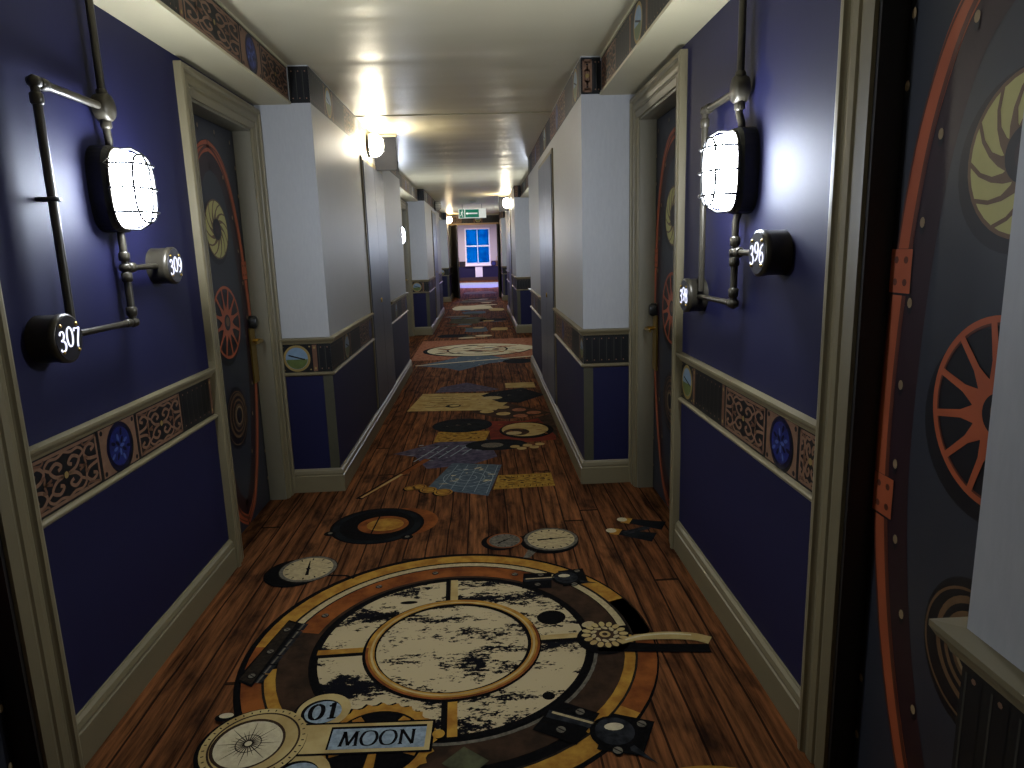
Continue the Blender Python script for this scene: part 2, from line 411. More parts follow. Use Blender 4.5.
def fr_ribs(d, a0, a1, b0, b1):
    h = b1 - b0; d.rect(a0, b0, a1, b1, 'ink_dark', 1)
    n = max(2, int(round((a1 - a0) / 0.042)))
    for k in range(n):
        c = a0 + (a1 - a0) * (k + 0.5) / n
        d.rect(c - 0.013, b0 + 0.1 * h, c + 0.013, b1 - 0.1 * h, 'ink_black', 2)
        d.rect(c - 0.0145, b0 + 0.1 * h, c - 0.011, b1 - 0.1 * h, 'ink_rib', 3)
        for q in (0.13, 0.87): d.disc(c, b0 + q * h, 0.004, 'ink_tan', 3, 6)
def fr_plate(d, a0, a1, b0, b1):
    h = b1 - b0; d.rect(a0, b0, a1, b1, 'ink_black', 1); d.rect(a0 + 0.005, b0 + 0.04 * h, a1 - 0.005, b1 - 0.04 * h, 'ink_copper', 2)
    for q in (0.14, 0.86): d.disc((a0 + a1) / 2, b0 + q * h, 0.007, 'ink_gold', 3, 8)
def fr_medal(d, a0, a1, b0, b1):
    w, h = a1 - a0, b1 - b0; ca, cb = (a0 + a1) / 2, (b0 + b1) / 2
    d.rect(a0, b0, a1, b1, 'ink_black', 1)
    d.rect(a0 + 0.03 * w, b0 + 0.04 * h, a1 - 0.03 * w, b1 - 0.04 * h, 'ink_tan', 2)
    for sa in (-1, 1):
        for sb in (-1, 1): d.disc(ca + sa * w * 0.41, cb + sb * h * 0.39, 0.008, 'ink_black', 3, 8)
    d.ell(ca + 0.006, cb - 0.006, h * 0.47, h * 0.49, 'ink_black', 3); d.ell(ca, cb, h * 0.455, h * 0.47, 'ink_navy', 4); d.ell(ca, cb, h * 0.37, h * 0.39, 'ink_blue', 5)
    d.ring(ca, cb, h * 0.375, h * 0.385, 'ink_navy', 6, n=24)
    for q in range(14):
        t = q * 2.4; rr = h * (0.08 + 0.02 * q * 0.9); d.ell(ca + rr * math.cos(t), cb + rr * math.sin(t), 0.013, 0.006, 'ink_navy' if q % 2 else 'ink_slateblue', 6, 8, t)
def fr_gauge(d, a0, a1, b0, b1):
    w, h = a1 - a0, b1 - b0; ca, cb = (a0 + a1) / 2, (b0 + b1) / 2; r = min(w, h) * 0.46
    d.rect(a0, b0, a1, b1, 'ink_black', 1); d.disc(ca, cb, r, 'ink_gold', 2); d.disc(ca, cb, r * 0.82, 'ink_sky', 3)
    d.poly([(ca + r * 0.8 * math.cos(t), cb + r * 0.8 * math.sin(t)) for t in [PI * (1.03 + 0.94 * k / 12) for k in range(13)]], 'ink_hill', 4)
    d.stroke([(ca - r * 0.6, cb + r * 0.25), (ca + r * 0.6, cb - r * 0.1)], 0.008, 'ink_black', 5)
    for sa in (-1, 1):
        for sb in (-1, 1): d.disc(ca + sa * w * 0.44, cb + sb * h * 0.4, 0.005, 'ink_gold', 2, 6)
FR = {'lattice': (fr_lattice, 0.36), 'ribs': (fr_ribs, 0.34), 'plate': (fr_plate, 0.035), 'medal': (fr_medal, 0.23), 'gauge': (fr_gauge, 0.19)}
CYC = ['lattice', 'medal', 'lattice', 'ribs', 'plate', 'gauge', 'plate', 'ribs']
def frieze(d, a0, a1, b0, b1, start=0, widths=None):
    if widths:
        for k, p, q in widths: FR[k][0](d, p, q, b0, b1)
        return
    a = a0; i = start
    while a < a1 - 0.004:
        k = CYC[i % len(CYC)]; w = FR[k][1]
        if a + w > a1:
            if a1 - a < w * 0.55: k = 'ribs' if a1 - a > 0.04 else 'plate'
            w = a1 - a
        FR[k][0](d, a, a + w, b0, b1); a += w; i += 1

# ------------------------------------------------------------------ side helpers
def sx(s, dd): return XL + dd if s < 0 else XR - dd
def side_frame(mb, s, dd, y):      # frame on a face parallel to the wall; a runs left to right as one faces it
    return D(mb, (sx(s, dd), y, 0), (0, 1 if s < 0 else -1, 0), (0, 0, 1))
def seg_side(s, y0, y1):           # origin y and length so that a runs 0..len
    return (y0 if s < 0 else y1), y1 - y0
def front_frame(mb, s, y):         # face towards the camera, a from the left edge
    a = XL if s < 0 else sx(s, DP[s])
    return D(mb, (a, y, 0), (1, 0, 0), (0, 0, 1))

RAIL_TOP = [(0, Z2 - 0.036), (0.010, Z2 - 0.034), (0.014, Z2 - 0.024), (0.022, Z2 - 0.018), (0.028, Z2 - 0.008), (0.028, Z2), (0, Z2 + 0.002)]
RAIL_LOW = [(0, Z1), (0.010, Z1 + 0.003), (0.016, Z1 + 0.009), (0.016, Z1 + 0.015), (0.010, Z1 + 0.02), (0, Z1 + 0.022)]
BASE = [(0, 0), (0.022, 0), (0.022, ZB - 0.042), (0.017, ZB - 0.038), (0.017, ZB - 0.032), (0.020, ZB - 0.028), (0.016, ZB - 0.012), (0.008, ZB - 0.004), (0.006, ZB), (0, ZB)]
def sweep(mb, path, prof, mat, side=1):
    """path: list of (x,y); prof: (out,z); out measured to the `side` of travel, mitred"""
    n = len(path); nor = []
    for i in range(n - 1):
        dx, dy = path[i + 1][0] - path[i][0], path[i + 1][1] - path[i][1]; l = math.hypot(dx, dy)
        nor.append((-dy / l * side, dx / l * side))
    off = []
    for i in range(n):
        if i == 0: off.append(nor[0])
        elif i == n - 1: off.append(nor[-1])
        else:
            a, b = nor[i - 1], nor[i]; k = 1 + a[0] * b[0] + a[1] * b[1]; off.append(((a[0] + b[0]) / k, (a[1] + b[1]) / k))
    m = len(prof); vs = [(path[i][0] + off[i][0] * o, path[i][1] + off[i][1] * o, z) for i in range(n) for o, z in prof]; fs = []
    for i in range(n - 1):
        for k in range(m - 1):
            q = (i * m + k, (i + 1) * m + k, (i + 1) * m + k + 1, i * m + k + 1); fs.append(q if side < 0 else tuple(reversed(q)))
    fs.append(tuple(range(m))); fs.append(tuple(range((n - 1) * m, n * m))[::-1])
    mb.add(vs, fs, mat)

# ------------------------------------------------------------------ layout
LAY = {-1: dict(pier0=0.713, rec=[(0.713, 3.912), (7.97, 11.42), (15.35, 18.7)], piers=[(3.912, 7.97), (11.42, 15.35), (18.7, YEND)]),
        1: dict(pier0=0.722, rec=[(0.722, 3.850), (7.97, 11.25), (15.35, 18.6)], piers=[(3.850, 7.97), (11.25, 15.35), (18.6, YEND)])}
YB = -2.4
def doors_of(s, r):                # two door openings in a recess: the casing's outer edges stop at the piers
    y0, y1 = r; ow = 0.765
    if r[0] < 1:
        far = 2.928 if s < 0 else 2.904; near = 1.635 if s > 0 else 1.70
        return [(0.765 if s > 0 else 0.80, near - CW), (far + CW, y1 - CW)]
    return [(y0 + CW, y0 + CW + ow), (y1 - CW - ow, y1 - CW)]

for s in (-1, 1):
    L = LAY[s]; nm = 'left' if s < 0 else 'right'
    w = MB()
    def bx(y0, y1, d0, d1, z0, z1, mat, mats=None):
        mats = dict(mats or {})
        if 'face' in mats: mats['+x' if s < 0 else '-x'] = mats.pop('face')
        w.box((sx(s, d0), y0, z0), (sx(s, d1), y1, z1), mat, mats)
    TH = -0.26
    bx(YB, YEND + 0.15, TH - 0.05, TH, 0, ZC, 'gap_black')      # back skin
    # piers: lower part blue, upper part papered, front olive corner strip
    for k, (y0, y1) in enumerate([(YB, L['pier0'])] + L['piers']):
        zm = Z1 + 0.01
        bx(y0, y1, TH, DP[s], 0, zm, 'blue_paint')
        bx(y0, y1, TH, DP[s], zm, ZC, 'pier_paper')
        xc = sx(s, DP[s])
        if k > 0:
            w.box((xc, y0 - 0.002, ZB), (xc + (-s) * -1 * 0.0 + s * 0.055, y0, Z1), 'olive_strip')
    for r in L['rec']:
        op = doors_of(s, r)
        cur = r[0]
        for (a, b) in op + [(r[1], None)]:
            if a - cur > 0.001: bx(cur, a, TH, 0, 0, ZC, 'blue_paint')
            if b is None: break
            bx(a, b, TH, 0, ZO, ZC, 'blue_paint'); cur = b
        # bulkhead box over the recess
        bx(r[0], r[1], 0, DB[s], ZS, ZC, 'soffit_paint')
    struct(w.build('wall_' + nm))
    # ---- trims
    for r in L['rec']:
        op = doors_of(s, r)
        pa, pb = op[0][1] + CW, op[1][0] - CW
        m = MB(); path = [(sx(s, 0), pa), (sx(s, 0), pb)]; sd = -1 if s < 0 else 1
        sweep(m, path, RAIL_TOP, 'khaki_trim', sd); sweep(m, path, RAIL_LOW, 'khaki_trim', sd); trim(m)
        m = MB(); sweep(m, path, BASE, 'khaki_trim', sd)
        b = struct(m.build('baseboard_' + nm))
        m = MB(); o, ln = seg_side(s, pa, pb); d = side_frame(m, s, 0, o)
        zl, zh = Z1 + 0.02, Z2 - 0.034
        if r[0] < 1 and s < 0:
            frieze(d, 0, ln, zl, zh, widths=[('lattice', 0.0, 2.045 - pa), ('medal', 2.045 - pa, 2.275 - pa), ('lattice', 2.275 - pa, 2.625 - pa), ('ribs', 2.625 - pa, ln - 0.03), ('plate', ln - 0.03, ln)])
        elif r[0] < 1:
            g = lambda y: pb - y
            frieze(d, 0, ln, zl, zh, widths=[('gauge', 0, g(2.745)), ('plate', g(2.745), g(2.71)), ('ribs', g(2.71), g(2.40)), ('plate', g(2.40), g(2.365)), ('lattice', g(2.365), g(2.005)), ('medal', g(2.005), g(1.785)), ('lattice', g(1.785), ln)])
        else: frieze(d, 0, ln, zl, zh, 0)
        trim(m)
        # high frieze on the bulkhead + bottom lip
        m = MB(); o, ln = seg_side(s, r[0], r[1]); d = side_frame(m, s, DB[s], o)
        if s < 0 and r[0] < 1:
            q = lambda y: y - r[0]
            frieze(d, 0, ln, ZS + 0.014, ZC - 0.012, widths=[('lattice', 0, q(1.2)), ('medal', q(1.2), q(1.45)), ('lattice', q(1.45), q(1.9)), ('gauge', q(1.9), q(2.12)), ('plate', q(2.12), q(2.17)), ('ribs', q(2.17), q(2.56)), ('plate', q(2.56), q(2.6)), ('lattice', q(2.6), q(3.18)), ('medal', q(3.18), q(3.46)), ('lattice', q(3.46), ln)])
        elif r[0] < 1:
            g = lambda y: r[1] - y
            frieze(d, 0, ln, ZS + 0.014, ZC - 0.012, widths=[('lattice', 0, g(3.45)), ('ribs', g(3.45), g(3.16)), ('plate', g(3.16), g(3.12)), ('gauge', g(3.12), g(2.86)), ('plate', g(2.86), g(2.82)), ('ribs', g(2.82), g(2.3)), ('lattice', g(2.3), g(1.8)), ('medal', g(1.8), g(1.5)), ('lattice', g(1.5), ln)])
        else: frieze(d, 0, ln, ZS + 0.014, ZC - 0.012, 2)
        trim(m)
        m = MB()
        f = lambda dd, y, z: (sx(s, dd), y, z)
        m.box(f(DB[s], r[0], ZS), f(DB[s] + 0.010, r[1] - 0.0005, ZS + 0.013), 'soffit_paint'); m.box(f(DB[s], r[0], ZC - 0.011), f(DB[s] + 0.006, r[1] - 0.0005, ZC), 'soffit_paint'); trim(m)
    # ---- pier trims
    RIS = (5.40, 6.52) if s < 0 else (5.30, 6.50)
    for k, (y0, y1) in enumerate([(YB, L['pier0'])] + L['piers']):
        xc = sx(s, DP[s]); sd = -1 if s < 0 else 1
        gap = None
        if k in (1, 2): gap = (RIS[0] + (y0 - L['piers'][0][0]), RIS[1] + (y0 - L['piers'][0][0]))
        fstart = sx(s, 0.0)
        end = y1 if k < 3 else y1 - 0.13
        if k == 0: paths = [[(xc, y0), (xc, y1), (sx(s, 0.025), y1)]]
        elif gap: paths = [[(fstart, y0), (xc, y0), (xc, gap[0])], [(xc, gap[1]), (xc, y1), (fstart, y1)]]
        else: paths = [[(fstart, y0), (xc, y0), (xc, end)]]
        m = MB()
        for p in paths: sweep(m, p, RAIL_TOP, 'khaki_trim', sd); sweep(m, p, RAIL_LOW, 'khaki_trim', sd)
        trim(m)
        m = MB(); full = [(xc, y0), (xc, y1), (sx(s, 0.025), y1)] if k == 0 else ([(fstart, y0), (xc, y0), (xc, end)] + ([] if k == 3 else []))
        sweep(m, full, BASE, 'khaki_trim', sd); struct(m.build('baseboard_' + nm))
        m = MB(); zl, zh = Z1 + 0.02, Z2 - 0.034
        if k > 0:
            d = front_frame(m, s, y0)
            if s < 0: frieze(d, 0, 0.3, zl, zh, widths=[('gauge', 0.02, 0.19), ('plate', 0.19, 0.225), ('ribs', 0.225, DP[s])] if k < 3 else [('gauge', 0.02, 0.19), ('ribs', 0.19, DP[s])])
            else: frieze(d, 0, 0.3, zl, zh, widths=[('ribs', 0.0, DP[s])])
            # high frieze on the pier front, only the part outside the bulkhead
            a0, a1 = (DB[s], DP[s]) if s < 0 else (0.0, DP[s] - DB[s])
            if s < 0: fr_ribs(d, a0 + 0.006, a1, ZS + 0.006, ZC - 0.006)
            else:
                fr_lattice(d, a0, a0 + 0.068, ZS + 0.006, ZC - 0.006); fr_ribs(d, a0 + 0.068, a1 - 0.006, ZS + 0.006, ZC - 0.006)
        for (p, q) in ([(y0, gap[0]), (gap[1], y1)] if gap else [(y0, end)]):
            o, ln = seg_side(s, p, q); d = side_frame(m, s, DP[s], o)
            if k == 0: fr_ribs(d, 0, ln, zl, zh)
            elif s < 0: frieze(d, 0, ln, zl, zh, 3)
            else: frieze(d, 0, ln, zl, zh, 0)
        o, ln = seg_side(s, y0, y1); d = side_frame(m, s, DP[s], o); frieze(d, 0, ln, ZS + 0.004, ZC - 0.004, 3 if s < 0 else 4)
        trim(m)

# ------------------------------------------------------------------ ceiling
m = MB(); YS = 5.33
m.box((XL - 0.3, YB, ZC), (XR + 0.3, YS, ZC + 0.1), 'ceiling_paint')
m.box((XL - 0.3, YS, ZC - 0.006), (XR + 0.3, YEND, ZC + 0.1), 'ceiling_paint')
m.box((-2.6, YEND, 2.6), (2.4, YFAR + 0.2, 2.7), 'ceiling_paint')
struct(m.build('ceiling'))

# ------------------------------------------------------------------ floor: printed carpet
m = MB()
m.add([(-2.6, YB, 0), (2.4, YB, 0), (2.4, YFAR, 0), (-2.6, YFAR, 0)], [(0, 1, 2, 3)], 'carpet_planks')
m.add([(-2.6, YB, -0.05), (2.4, YB, -0.05), (2.4, YFAR, -0.05), (-2.6, YFAR, -0.05)], [(3, 2, 1, 0)], 'gap_black')
d = D(m, (0, 0, 0), (1, 0, 0), (0, 1, 0), step=0.0003)
def moon(cx, cy, R=1.0):
    k = R
    d.ell(cx - 0.008, cy, 0.725 * k, 0.735 * k, 'dye_black', 1, 90)
    d.ring(cx, cy, 0.645 * k, 0.712 * k, 'dye_gold', 2, 0, PI * 0.98); d.ring(cx, cy, 0.645 * k, 0.712 * k, 'dye_copper', 2, PI * 0.98, PI * 1.3)
    d.ring(cx, cy, 0.645 * k, 0.712 * k, 'dye_gold', 2, PI * 1.3, PI * 1.8); d.ring(cx, cy, 0.645 * k, 0.712 * k, 'dye_copper', 2, PI * 1.8, PI * 2.12)
    d.ring(cx, cy, 0.640 * k, 0.648 * k, 'dye_dark', 3); d.ring(cx, cy, 0.608 * k, 0.636 * k, 'dye_cream', 4, 0.1, PI * 0.95)
    d.ring(cx, cy, 0.604 * k, 0.640 * k, 'dye_gold', 3, PI * 1.05, PI * 1.25); d.ring(cx, cy, 0.604 * k, 0.640 * k, 'dye_gold', 3, PI * 1.72, PI * 2.0)
    d.ring(cx, cy, 0.50 * k, 0.604 * k, 'dye_umber', 3); d.ring(cx, cy, 0.515 * k, 0.600 * k, 'dye_copper', 4, PI * 0.3, PI * 0.93)
    d.ring(cx, cy, 0.500 * k, 0.512 * k, 'dye_grey', 5, 0, -PI * 0.6)
    d.disc(cx, cy, 0.492 * k, 'dye_black', 4, 80); d.disc(cx, cy, 0.470 * k, 'dye_moon', 5, 80)
    rot = 0.03
    for q in range(4):
        t = rot + q * PI / 2
        p0 = (cx + 0.3 * k * math.cos(t), cy + 0.3 * k * math.sin(t)); p1 = (cx + 0.478 * k * math.cos(t), cy + 0.478 * k * math.sin(t))
        o = (-0.012 * (1 if q % 2 else 0) , -0.012 * (0 if q % 2 else 1))
        d.stroke([(p0[0] + o[0], p0[1] + o[1]), (p1[0] + o[0], p1[1] + o[1])], 0.045 * k, 'dye_black', 6); d.stroke([p0, p1], 0.03 * k, 'dye_gold' if q > 1 else 'dye_parchment', 7)
    d.ring(cx - 0.003, cy - 0.006, 0.268 * k, 0.316 * k, 'dye_black', 8); d.ring(cx, cy, 0.278 * k, 0.309 * k, 'dye_gold', 9)
    d.ring(cx, cy, 0.284 * k, 0.292 * k, 'dye_parchment', 10); d.ring(cx, cy, 0.300 * k, 0.309 * k, 'dye_copper', 10, PI, PI * 2.1)
def screw(a, b, r=0.012, L=12):
    d.disc(a, b - 0.003, r * 1.2, 'dye_black', L, 12); d.disc(a, b, r, 'dye_grey', L + 1, 12); d.stroke([(a - r * 0.7, b + r * 0.6), (a + r * 0.7, b - r * 0.6)], r * 0.3, 'dye_dark', L + 2)
def dial(a, b, r, shadow=(-0.04, -0.02), rim='dye_grey', face='dye_cream', hand=0.3, L=11, n=12):
    d.disc(a + shadow[0], b + shadow[1], r * 1.05, 'dye_black', L); d.disc(a, b, r, 'dye_dark', L + 1); d.disc(a, b, r * 0.97, rim, L + 2); d.disc(a, b, r * 0.85, face, L + 3)
    for q in range(n):
        t = 2 * PI * q / n; d.stroke([(a + r * 0.68 * math.cos(t), b + r * 0.68 * math.sin(t)), (a + r * 0.8 * math.cos(t), b + r * 0.8 * math.sin(t))], r * 0.045, 'dye_black', L + 4)
    d.stroke([(a - r * 0.5 * math.cos(hand), b - r * 0.5 * math.sin(hand)), (a + r * 0.62 * math.cos(hand), b + r * 0.62 * math.sin(hand))], [r * 0.12, r * 0.03], 'dye_black', L + 4)
    d.disc(a, b, r * 0.08, 'dye_black', L + 5, 12)
CX, CY = -0.150, 2.222
moon(CX, CY)
for t in (1.12, 1.75, 2.2, 2.7): screw(CX + 0.56 * math.cos(t), CY + 0.56 * math.sin(t))
for (a, b, p, q, t) in ((0.215, 2.365, 0.055, 0.05, 0.3), (0.16, 1.905, 0.02, 0.02, 0), (-0.43, 2.43, 0.05, 0.016, 0.2), (-0.34, 2.53, 0.035, 0.012, 0)): d.ell(a, b, p, q, 'dye_black', 6, 24, t)
# hinge
d.poly([(-0.865, 2.07), (-0.80, 2.03), (-0.715, 2.40), (-0.79, 2.44)], 'dye_black', 11); d.poly([(-0.855, 2.075), (-0.805, 2.045), (-0.755, 2.41), (-0.79, 2.43)], 'dye_dark', 12)
for q in range(7):
    y = 2.05 + q * 0.052; x = -0.785 + q * 0.0095; d.stroke([(x, y), (x + 0.009, y + 0.045)], 0.026, 'dye_steel', 12); d.stroke([(x - 0.004, y), (x + 0.005, y + 0.042)], 0.007, 'dye_grey', 13)
for q in (0, 1, 2): screw(-0.818 + q * 0.02, 2.09 + q * 0.14, 0.012, 13)
# latches
def latch(a, b, k, rot):
    c, s_ = math.cos(rot), math.sin(rot)
    R = lambda pts: [(a + (x * c - y * s_) * k, b + (x * s_ + y * c) * k) for x, y in pts]
    d.poly(R([(-0.17, -0.05), (-0.05, -0.07), (-0.02, 0.06), (-0.14, 0.08)]), 'dye_black', 12); d.poly(R([(0.0, -0.07), (0.11, -0.06), (0.12, 0.07), (0.01, 0.07)]), 'dye_black', 12)
    d.stroke(R([(-0.15, 0.02), (-0.05, 0.015), (0.03, 0.0)]), 0.03 * k, 'dye_steel', 13); d.stroke(R([(-0.14, 0.028), (0.0, 0.015)]), 0.008 * k, 'dye_cream', 14)
    d.disc(*R([(0.03, 0)])[0], 0.062 * k, 'dye_black', 14, 20); d.disc(*R([(0.03, 0.005)])[0], 0.05 * k, 'dye_steel', 15, 20); e = R([(0.025, 0.02)])[0]; d.ell(e[0], e[1], 0.025 * k, 0.014 * k, 'dye_pale', 16, 14)
    d.poly(R([(0.07, -0.02), (0.15, -0.075), (0.08, -0.05)]), 'dye_steel', 13)
    for p in ((-0.1, -0.03), (-0.07, 0.05), (0.09, 0.05), (0.05, -0.06)): screw(*R([p])[0], 0.012 * k, 16)
latch(0.28, 2.665, 1.0, 0.12); latch(0.30, 1.735, 1.15, -0.38)
# rocket-shaped lever handle with carved hub
d.stroke([(0.36, 2.16), (0.55, 2.13), (0.74, 2.11)], [0.07, 0.05, 0.05], 'dye_black', 12)
d.disc(0.385, 2.20, 0.095, 'dye_black', 12); d.disc(0.395, 2.228, 0.078, 'dye_umber', 13)
for q in range(16):
    t = q * 2 * PI / 16; d.ell(0.395 + 0.068 * math.cos(t), 2.228 + 0.068 * math.sin(t), 0.017, 0.011, 'dye_parchment', 14, 10, t)
for q in range(10):
    t = q * 2 * PI / 10 + 0.2; d.ell(0.395 + 0.042 * math.cos(t), 2.228 + 0.042 * math.sin(t), 0.014, 0.008, 'dye_cream', 15, 10, t + 1)
d.disc(0.395, 2.228, 0.02, 'dye_parchment', 16); d.disc(0.395, 2.228, 0.010, 'dye_umber', 17)
d.ell(0.345, 2.30, 0.026, 0.018, 'dye_cream', 14, 12, 0.5)
d.stroke(spline([(0.44, 2.17), (0.5, 2.195), (0.6, 2.20), (0.7, 2.185), (0.755, 2.155)]), [0.02 + 0.028 * min(1, i / 12) for i in range(25)], 'dye_parchment', 15)
d.stroke(spline([(0.46, 2.185), (0.52, 2.205), (0.62, 2.21), (0.70, 2.195)]), 0.008, 'dye_pale', 16)
# gear, number discs, plate, compass
gx, gy = -0.355, 1.735
gp = []
for q in range(72):
    t = 2 * PI * q / 72; r = 0.165 if (q % 3) else 0.178; gp.append((gx + r * math.cos(t), gy + r * math.sin(t)))
d.poly([(x - 0.008, y + 0.004) for x, y in gp], 'dye_black', 12)
d.poly(gp, 'dye_gold', 13); d.disc(gx, gy, 0.138, 'dye_black', 14)
for q in range(5): t = 0.9 + q * 2 * PI / 5; d.stroke([(gx, gy), (gx + 0.13 * math.cos(t), gy + 0.13 * math.sin(t))], [0.02, 0.03], 'dye_gold', 15)
for (a, b, r) in ((-0.535, 1.888, 0.082), (-0.545, 1.625, 0.085)):
    d.disc(a - 0.006, b - 0.004, r * 1.04, 'dye_black', 16); d.disc(a, b, r, 'dye_parchment', 17); d.ell(a - 0.006, b - 0.004, r * 0.74, r * 0.7, 'dye_black', 18); d.ell(a, b - 0.006, r * 0.68, r * 0.62, 'dye_skyblue', 19)
text(d, '01', -0.535, 1.884, 0.07, 'dye_black', 20, 0.2, sx=1.05, rot=0.05)
d.poly([(-0.66, 1.70), (-0.19, 1.685), (-0.187, 1.82), (-0.66, 1.835)], 'dye_black', 20)
d.poly([(-0.66, 1.708), (-0.198, 1.693), (-0.195, 1.812), (-0.66, 1.827)], 'dye_parchment', 21)
d.poly([(-0.492, 1.715), (-0.213, 1.706), (-0.211, 1.800), (-0.492, 1.809)], 'dye_black', 22); d.poly([(-0.486, 1.715), (-0.213, 1.706), (-0.211, 1.790), (-0.486, 1.799)], 'dye_skyblue', 23)
text(d, 'MOON', -0.35, 1.753, 0.060, 'dye_black', 24, 0.15, gap=0.05, rot=-0.02, sx=0.92)
d.disc(-0.71, 1.757, 0.154, 'dye_black', 22); d.disc(-0.705, 1.762, 0.148, 'dye_parchment', 23); d.ring(-0.705, 1.762, 0.122, 0.128, 'dye_umber', 24)
for q in range(36): t = q * 2 * PI / 36; d.stroke([(-0.705 + 0.134 * math.cos(t), 1.762 + 0.134 * math.sin(t)), (-0.705 + 0.142 * math.cos(t), 1.762 + 0.142 * math.sin(t))], 0.004, 'dye_dark', 24)
d.disc(-0.722, 1.76, 0.104, 'dye_umber', 24); d.disc(-0.72, 1.758, 0.095, 'dye_pale', 25)
for q in range(24):
    t = q * 2 * PI / 24; r = 0.088 if q % 3 == 0 else 0.055; d.stroke([(-0.72 + 0.01 * math.cos(t), 1.758 + 0.01 * math.sin(t)), (-0.72 + r * math.cos(t), 1.758 + r * math.sin(t))], [0.004, 0.0008], 'dye_dark', 26)
d.ring(-0.72, 1.758, 0.034, 0.037, 'dye_dark', 27, n=30)
d.ell(-0.83, 1.88, 0.03, 0.02, 'dye_black', 26); d.ell(-0.828, 1.887, 0.022, 0.012, 'dye_pale', 27)
d.disc(-0.175, 1.755, 0.018, 'dye_gold', 22); d.poly([(-0.16, 1.64), (-0.1, 1.70), (-0.03, 1.64), (-0.09, 1.58)], 'dye_green', 14)
# next gold ring, just cut by the frame
d.ring(0.53, 1.25, 0.27, 0.33, 'dye_gold', 3); d.disc(0.53, 1.25, 0.27, 'dye_umber', 2); d.disc(0.53, 1.25, 0.2, 'dye_moon', 3)
# dials on the planks
dial(-0.822, 2.872, 0.128, (-0.05, -0.03), 'dye_grey', 'dye_cream', 1.7)
d.stroke([(-0.72, 2.80), (-0.64, 2.79), (-0.6, 2.76)], 0.012, 'dye_black', 11)
dial(0.062, 3.075, 0.088, (-0.02, -0.012), 'dye_copper', 'dye_grey', 0.7)
dial(0.285, 3.07, 0.133, (-0.01, -0.02), 'dye_grey', 'dye_cream', 0.12, n=16); d.poly([(0.17, 2.97), (0.21, 2.95), (0.17, 2.88), (0.14, 2.88)], 'dye_grey', 11)
# small porthole with a glowing view
a, b = -0.585, 3.345
d.disc(a + 0.12, b + 0.03, 0.19, 'dye_copper', 1); d.ell(a, b, 0.24, 0.235, 'dye_black', 2); d.ring(a, b, 0.19, 0.225, 'dye_teal', 3); d.disc(a, b, 0.185, 'dye_black', 4); d.ell(a + 0.03, b, 0.13, 0.115, 'dye_copper', 5); d.ell(a + 0.04, b, 0.095, 0.08, 'dye_gold', 6)
d.stroke([(a - 0.02, b - 0.18), (a, b + 0.18)], 0.008, 'dye_black', 7)
for t in (3.5, 5.5): d.disc(a + 0.24 * math.cos(t), b + 0.24 * math.sin(t), 0.03, 'dye_black', 4, 14); d.disc(a + 0.24 * math.cos(t), b + 0.24 * math.sin(t) + 0.005, 0.012, 'dye_grey', 5, 10)
# binoculars
for (a, b) in ((0.62, 3.07), (0.70, 3.20)):
    d.stroke([(a - 0.02, b + 0.06), (a + 0.16, b - 0.03)], [0.05, 0.11], 'dye_teal', 3); d.stroke([(a - 0.03, b + 0.065), (a + 0.01, b + 0.045)], 0.07, 'dye_gold', 4); d.disc(a - 0.03, b + 0.07, 0.026, 'dye_pale', 5, 14)
d.stroke([(0.64, 3.1), (0.78, 3.16)], 0.04, 'dye_steel', 5)
# papers, rulers, coins, charts
d.poly([(-0.66, 4.60), (-0.50, 4.52), (-0.40, 4.24), (-0.10, 4.30), (0.06, 4.45), (-0.02, 4.98), (-0.3, 4.9)], 'dye_lilac', 1)
for q in range(5): d.stroke([(-0.5 + q * 0.08, 4.4 + q * 0.03), (-0.35 + q * 0.07, 4.75)], 0.01, 'dye_skyblue', 2)
d.stroke([(-0.75, 3.74), (-0.42, 4.44)], 0.045, 'dye_black', 3); d.stroke([(-0.738, 3.755), (-0.5, 4.25), (-0.41, 4.45)], [0.022, 0.04, 0.05], 'dye_copper', 4); d.stroke([(-0.738, 3.755), (-0.55, 4.15)], [0.012, 0.02], 'dye_parchment', 5)
d.poly([(-0.37, 3.87), (-0.01, 3.70), (0.085, 4.26), (-0.24, 4.34)], 'dye_blueprint', 3)
for r in (0.05, 0.1, 0.15): d.ring(-0.13, 4.03, r, r + 0.006, 'dye_skyblue', 4, n=30)
for q in range(5): d.stroke([(-0.3 + q * 0.07, 3.86 - q * 0.03), (-0.2 + q * 0.065, 4.3 - q * 0.012)], 0.004, 'dye_skyblue', 4)
d.poly([(0.02, 3.80), (0.385, 3.82), (0.385, 4.06), (0.055, 4.05)], 'dye_ruler', 2)
for q in range(9): d.stroke([(0.06 + q * 0.036, 3.83), (0.062 + q * 0.036, 3.86)], 0.004, 'dye_black', 3); d.stroke([(0.065 + q * 0.036, 4.0), (0.067 + q * 0.036, 4.03)], 0.004, 'dye_black', 3)
for (a, b, r) in ((-0.36, 3.84, 0.05), (-0.42, 3.90, 0.045), (-0.27, 3.79, 0.055), (-0.47, 3.88, 0.035)): d.disc(a - 0.01, b - 0.01, r, 'dye_black', 5, 20); d.disc(a, b, r, 'dye_gold', 6, 20); d.ring(a, b, r * 0.7, r * 0.8, 'dye_dark', 7, n=18)
d.poly([(-0.40, 4.86), (-0.02, 4.84), (0.02, 5.12), (-0.38, 5.14)], 'dye_ruler', 2); d.ell(-0.2, 5.32, 0.24, 0.22, 'dye_teal', 3)
d.ell(0.06, 4.73, 0.22, 0.14, 'dye_teal', 4); d.ell(0.03, 4.72, 0.08, 0.06, 'dye_grey', 5)
for q in range(5): d.disc(0.19 + q * 0.045, 4.66 - (q % 2) * 0.06 + q * 0.01, 0.035, 'dye_parchment', 6, 14)
